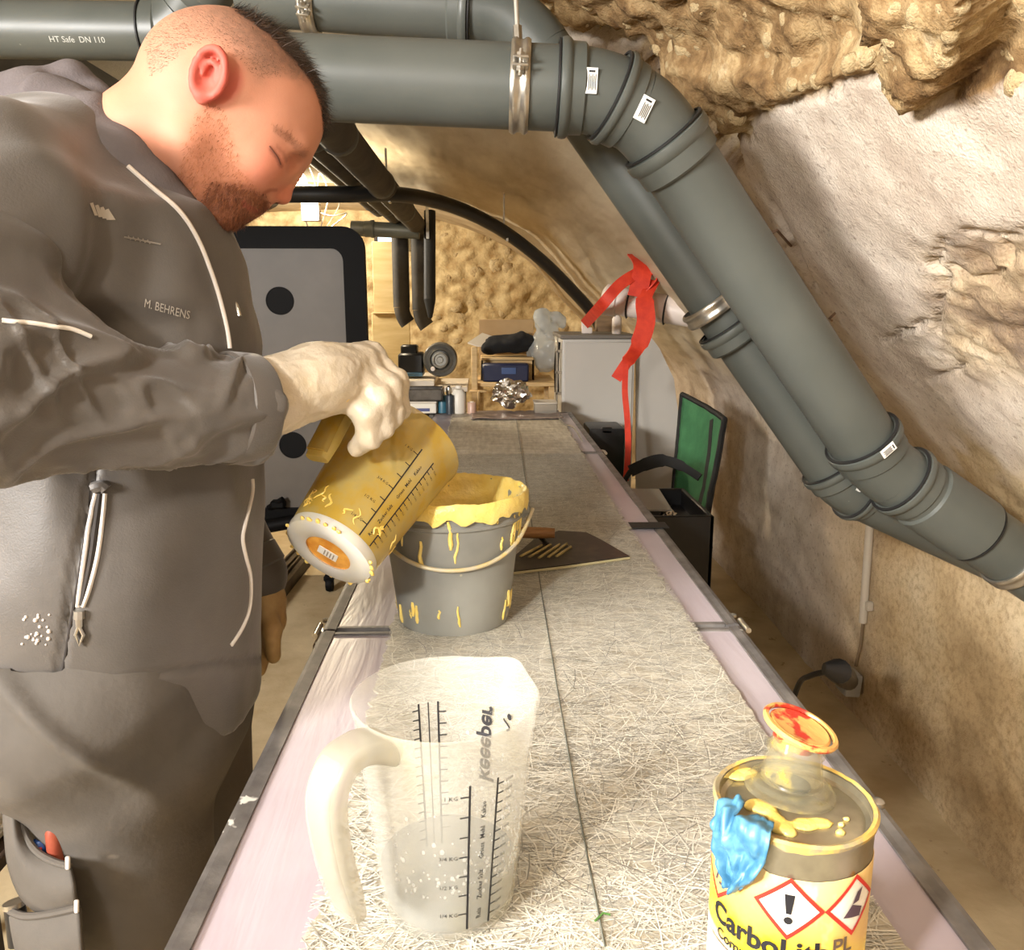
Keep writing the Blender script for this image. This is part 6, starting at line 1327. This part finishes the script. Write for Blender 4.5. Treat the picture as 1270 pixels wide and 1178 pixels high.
for a in ([(268, 348), (276, 372)], [(283, 365), (297, 392)], [(277, 388), (283, 412)]):
    q = [P(x, y, .935) for x, y in a]; obj('zip_pull', tube([q[0], q[0]+(q[1]-q[0])*.5+RT*.003, q[1]], .0026, 8), MZINC, jacket)
# hood of a sweatshirt spilling over the jacket
hf = Field(axis_grid(-.84, -.22, fine=.005), axis_grid(.68, 1.34, fine=.005), axis_grid(1.34, 1.80, fine=.005))
hf.chain([P(-60, 168, 1.0), P(20, 150, .98), P(75, 152, .93), P(115, 168, .885), P(150, 195, .87), P(185, 232, .88), P(222, 268, .90), P(252, 296, .93)], [.05, .042, .040, .032, .024, .018, .016, .015], .02)
hf.chain([P(20, 140, 1.0), P(90, 142, 1.06), P(150, 160, 1.10), P(200, 210, 1.08), P(245, 280, 1.02)], [.036, .030, .032, .03, .018], .02)
hf.chain([P(50, 122, .96), P(90, 97, .97), P(118, 126, .98), P(140, 146, .965)], [.024, .014, .016, .014], .012); hf.capsule(P(-40, 126, .95), P(30, 120, .95), .026, .022, .02)
HV, HFq = hf.mesh(2, lambda V, N: .008*np.clip(1-np.abs(fbm(V*np.array([9, 9, 9])+4, 2))*2.4, 0, 1)+.005*fbm(V*12, 3))
obj('hood', (HV, HFq), M('grey_sweat_fabric', (88, 81, 82), (102, 95, 95), 8, .85, bump=.25, bscale=300), person, smooth='all')

# ---- trousers
pf = Field(axis_grid(-.74, -.08, fine=.006), axis_grid(.66, 1.42, fine=.006), axis_grid(.05, .98, fine=.006))
top_ = JC[0]+ZU*.05
for s in (-.55, 0, .55): pf.capsule(top_+tl*.16*s, (hipR+hipL)/2+tl*.14*s-tf*.01+ZU*.03, .145, .125, .04)
for lg in (legR, legL): pf.chain([lg[0]+ZU*.02, lg[0]+(lg[1]-lg[0])*.6, lg[1], lg[2]-ZU*.01], [.100, .083, .078, .070], .02)
pf.ellipsoid((hipR*.6+hipL*.4)-tf*.08+ZU*.05, np.eye(3), (.11, .13, .10), .04)
def tr_fold(V, N):
    px, py, _ = proj(V); d = .006*fbm(V*np.array([8, 8, 5]), 3)
    c = np.array(hipR)+tf*.02; q = V-c; d += .010*np.exp(-(3*vnoise(np.stack([q[:, 2]*12+q[:, 0]*12, q[:, 1]*6, q[:, 0]*4], 1)))**2)*sstep(-.40, -.05, q[:, 2]); return d
TV, TF_ = pf.mesh(2, tr_fold)
MTRO = M('grey_workwear', (76, 71, 65), (90, 84, 77), 7, .8, bump=.25, bscale=60, speck=(140, 132, 122), speck_scale=9, speck_at=.72)
trousers = obj('trousers', (TV, TF_), MTRO, person, smooth='all'); tb_ = bvh_of(TV, TF_)
# holster pocket hanging at the back of the thigh
def tp(px, py, off): 
    h_, n_ = hit(tb_, px, py, 0)
    return (h_ if h_ is not None else P(px, py, .97))-FW*off
gx = [[(33, 945), (12, 952), (-6, 958)], ]
rim_ = [(36, 944), (30, 975), (27, 1010), (32, 1036), (46, 1056), (66, 1068), (86, 1074)]
bot_ = [(2, 944), (2, 985), (4, 1030), (10, 1080), (28, 1118), (60, 1138), (96, 1128)]
zr = np.linspace(.935, .885, 7); rows = []
for t_ in np.linspace(0, 1, 9):
    row = []
    for k in range(7):
        x = rim_[k][0]*(1-t_)+bot_[k][0]*t_; y = rim_[k][1]*(1-t_)+bot_[k][1]*t_; row.append(P(x, y, zr[k]-.014*math.sin(PI*t_)))
    rows.append(spline(row, 5))
g = np.array(rows); nu, nv = g.shape[:2]; a = np.arange(nu*nv).reshape(nu, nv); gf = np.stack([a[:-1, :-1].ravel(), a[1:, :-1].ravel(), a[1:, 1:].ravel(), a[:-1, 1:].ravel()], 1); gv = g.reshape(-1, 3); gv = gv+HD*(.004*fbm(gv*16, 3))[:, None]
hp = obj('holster_pocket', (gv, gf), MTRO, trousers, smooth='all'); hp.modifiers.new('t', 'SOLIDIFY').thickness = .004
obj('pocket_hem', tube(g[0], .0038, 8), MTRO, hp)
obj('pocket_shade_sheet', prism([P(x, y, .975) for x, y in ((36, 942), (62, 948), (100, 1040), (104, 1090), (50, 1080), (22, 1040), (24, 985))], FW*.004), M('pocket_shade_black', (20, 17, 15), rough=.9), hp, smooth=False)  # black sheet standing in for the shade inside the pocket opening
lo_ = [[P(x, y, z) for x, y, z in r] for r in (((10, 1128, .915), (30, 1136, .90), (60, 1134, .888), (97, 1126, .88)), ((14, 1160, .90), (34, 1172, .885), (64, 1172, .872), (100, 1166, .868)), ((30, 1230, .90), (48, 1240, .885), (74, 1240, .875), (106, 1230, .872)))]
g2 = np.array([spline(r, 6) for r in lo_]); g2 = np.array([spline(g2[:, j], 6) for j in range(g2.shape[1])]).transpose(1, 0, 2); nu, nv = g2.shape[:2]; a = np.arange(nu*nv).reshape(nu, nv); gf2 = np.stack([a[:-1, :-1].ravel(), a[1:, :-1].ravel(), a[1:, 1:].ravel(), a[:-1, 1:].ravel()], 1)
lp = obj('lower_pocket', (g2.reshape(-1, 3), gf2), MTRO, trousers, smooth='all'); lp.modifiers.new('t', 'SOLIDIFY').thickness = .005; obj('pocket_hem', tube(g2[0], .0042, 8), MTRO, lp)
for px, py, z in ((84, 1070, .88), (95, 1124, .876)): obj('bar_tack', xf(bev((.005, .014, .003), .001, 1), T4(P(px, py, z), RT, UP, -FW)), MZIPW, trousers)
# tools in the pocket
t = empty('pliers', P(60, 1062, .905), 'pliers with red and blue grips poking out of the thigh pocket', 'pliers')
obj('handle', tube([P(68, 1110, .915), P(70, 1060, .91), P(66, 1026, .905)], .0095, 14, smooth_n=4, scale=[1]*7+[.95, .75]), M('brick_red_grip', (128, 54, 38), (150, 74, 52), 30, .45), t)
obj('handle', tube([P(54, 1110, .92), P(52, 1066, .92), P(50, 1040, .918)], .011, 14, smooth_n=4, scale=[1]*7+[.9, .6]), M('blue_grip', (52, 98, 178), rough=.35), t)
obj('grip_stripe', ribbon([P(47, 1108, .906), P(46, 1070, .905), P(45, 1052, .905)], .010, RT, .004), M('red_grip', (216, 70, 44), rough=.4), t)
t = empty('tool_tube', P(20, 1130, .92), 'dark tube tip standing in the lower thigh pocket', 'tool'); obj('tube_body', tube([P(24, 1170, .92), P(18, 1122, .92)], .011, 14), MBLK, t); obj('tube_rim', tube([P(18.5, 1124, .92), P(17.5, 1118, .92)], .0118, 14), MZINC, t)

# ---- gloves and shoes
MGLOVE = M('cream_glove', (200, 188, 168), (192, 176, 148), 26, .42, bump=.6, bscale=55, bdist=.004, lo=.42, hi=.72, speck=(222, 190, 110), speck_scale=40, speck_at=.72)
gb = np.array([wrR]+[q for ch in FING for q in ch]+THUMB); gl = Field(*[axis_grid(gb[:, i].min()-.06, gb[:, i].max()+.06, fine=.0021) for i in range(3)]); right_hand(gl, .0022)
gdir = (JW((-.17, -.03, .14))-wrR); gdir /= np.linalg.norm(gdir)
GV, GF = gl.mesh(1, lambda V, N: .0026*np.clip(1-np.abs(fbm(np.stack([(V-wrR)@gdir*22, (V-wrR)@np.cross(gdir, ZU)*60, V[:, 2]*30], 1), 2))*2.4, 0, 1)+.0008*fbm(V*90, 2))
obj('glove', (GV, GF), MGLOVE, person, smooth='all')
gl = Field(*[axis_grid(wl2[i]-.17, wl2[i]+.12, fine=.003) for i in range(3)]); left_hand(gl, .0012)
GV, GF = gl.mesh(1, lambda V, N: .0015*fbm(V*50, 3)); obj('glove', (GV, GF), M('tan_glove', (186, 156, 108), (166, 134, 88), 30, .6, bump=.3, bscale=60), person, smooth='all')
MSHOE = M('black_work_shoe', (30, 28, 26), rough=.55)
for lg in (legR, legL):
    sf = Field(*[axis_grid(lg[2][i]-(.24 if i < 2 else .12), lg[2][i]+(.24 if i < 2 else .08), fine=.006) for i in range(3)]); b_ = lg[2].copy(); b_[2] = .055
    sf.chain([b_-tf*.05, b_+tf*.07-ZU*.005, b_+tf*.17-ZU*.018], [.055, .052, .042], .03); sf.capsule(b_, b_+ZU*.10, .055, .052, .02); sf.v = np.maximum(sf.v, (.002-np.meshgrid(*sf.ax, indexing='ij')[2]).astype(np.float32))
    obj('shoe', sf.mesh(1), MSHOE, person, smooth='all')
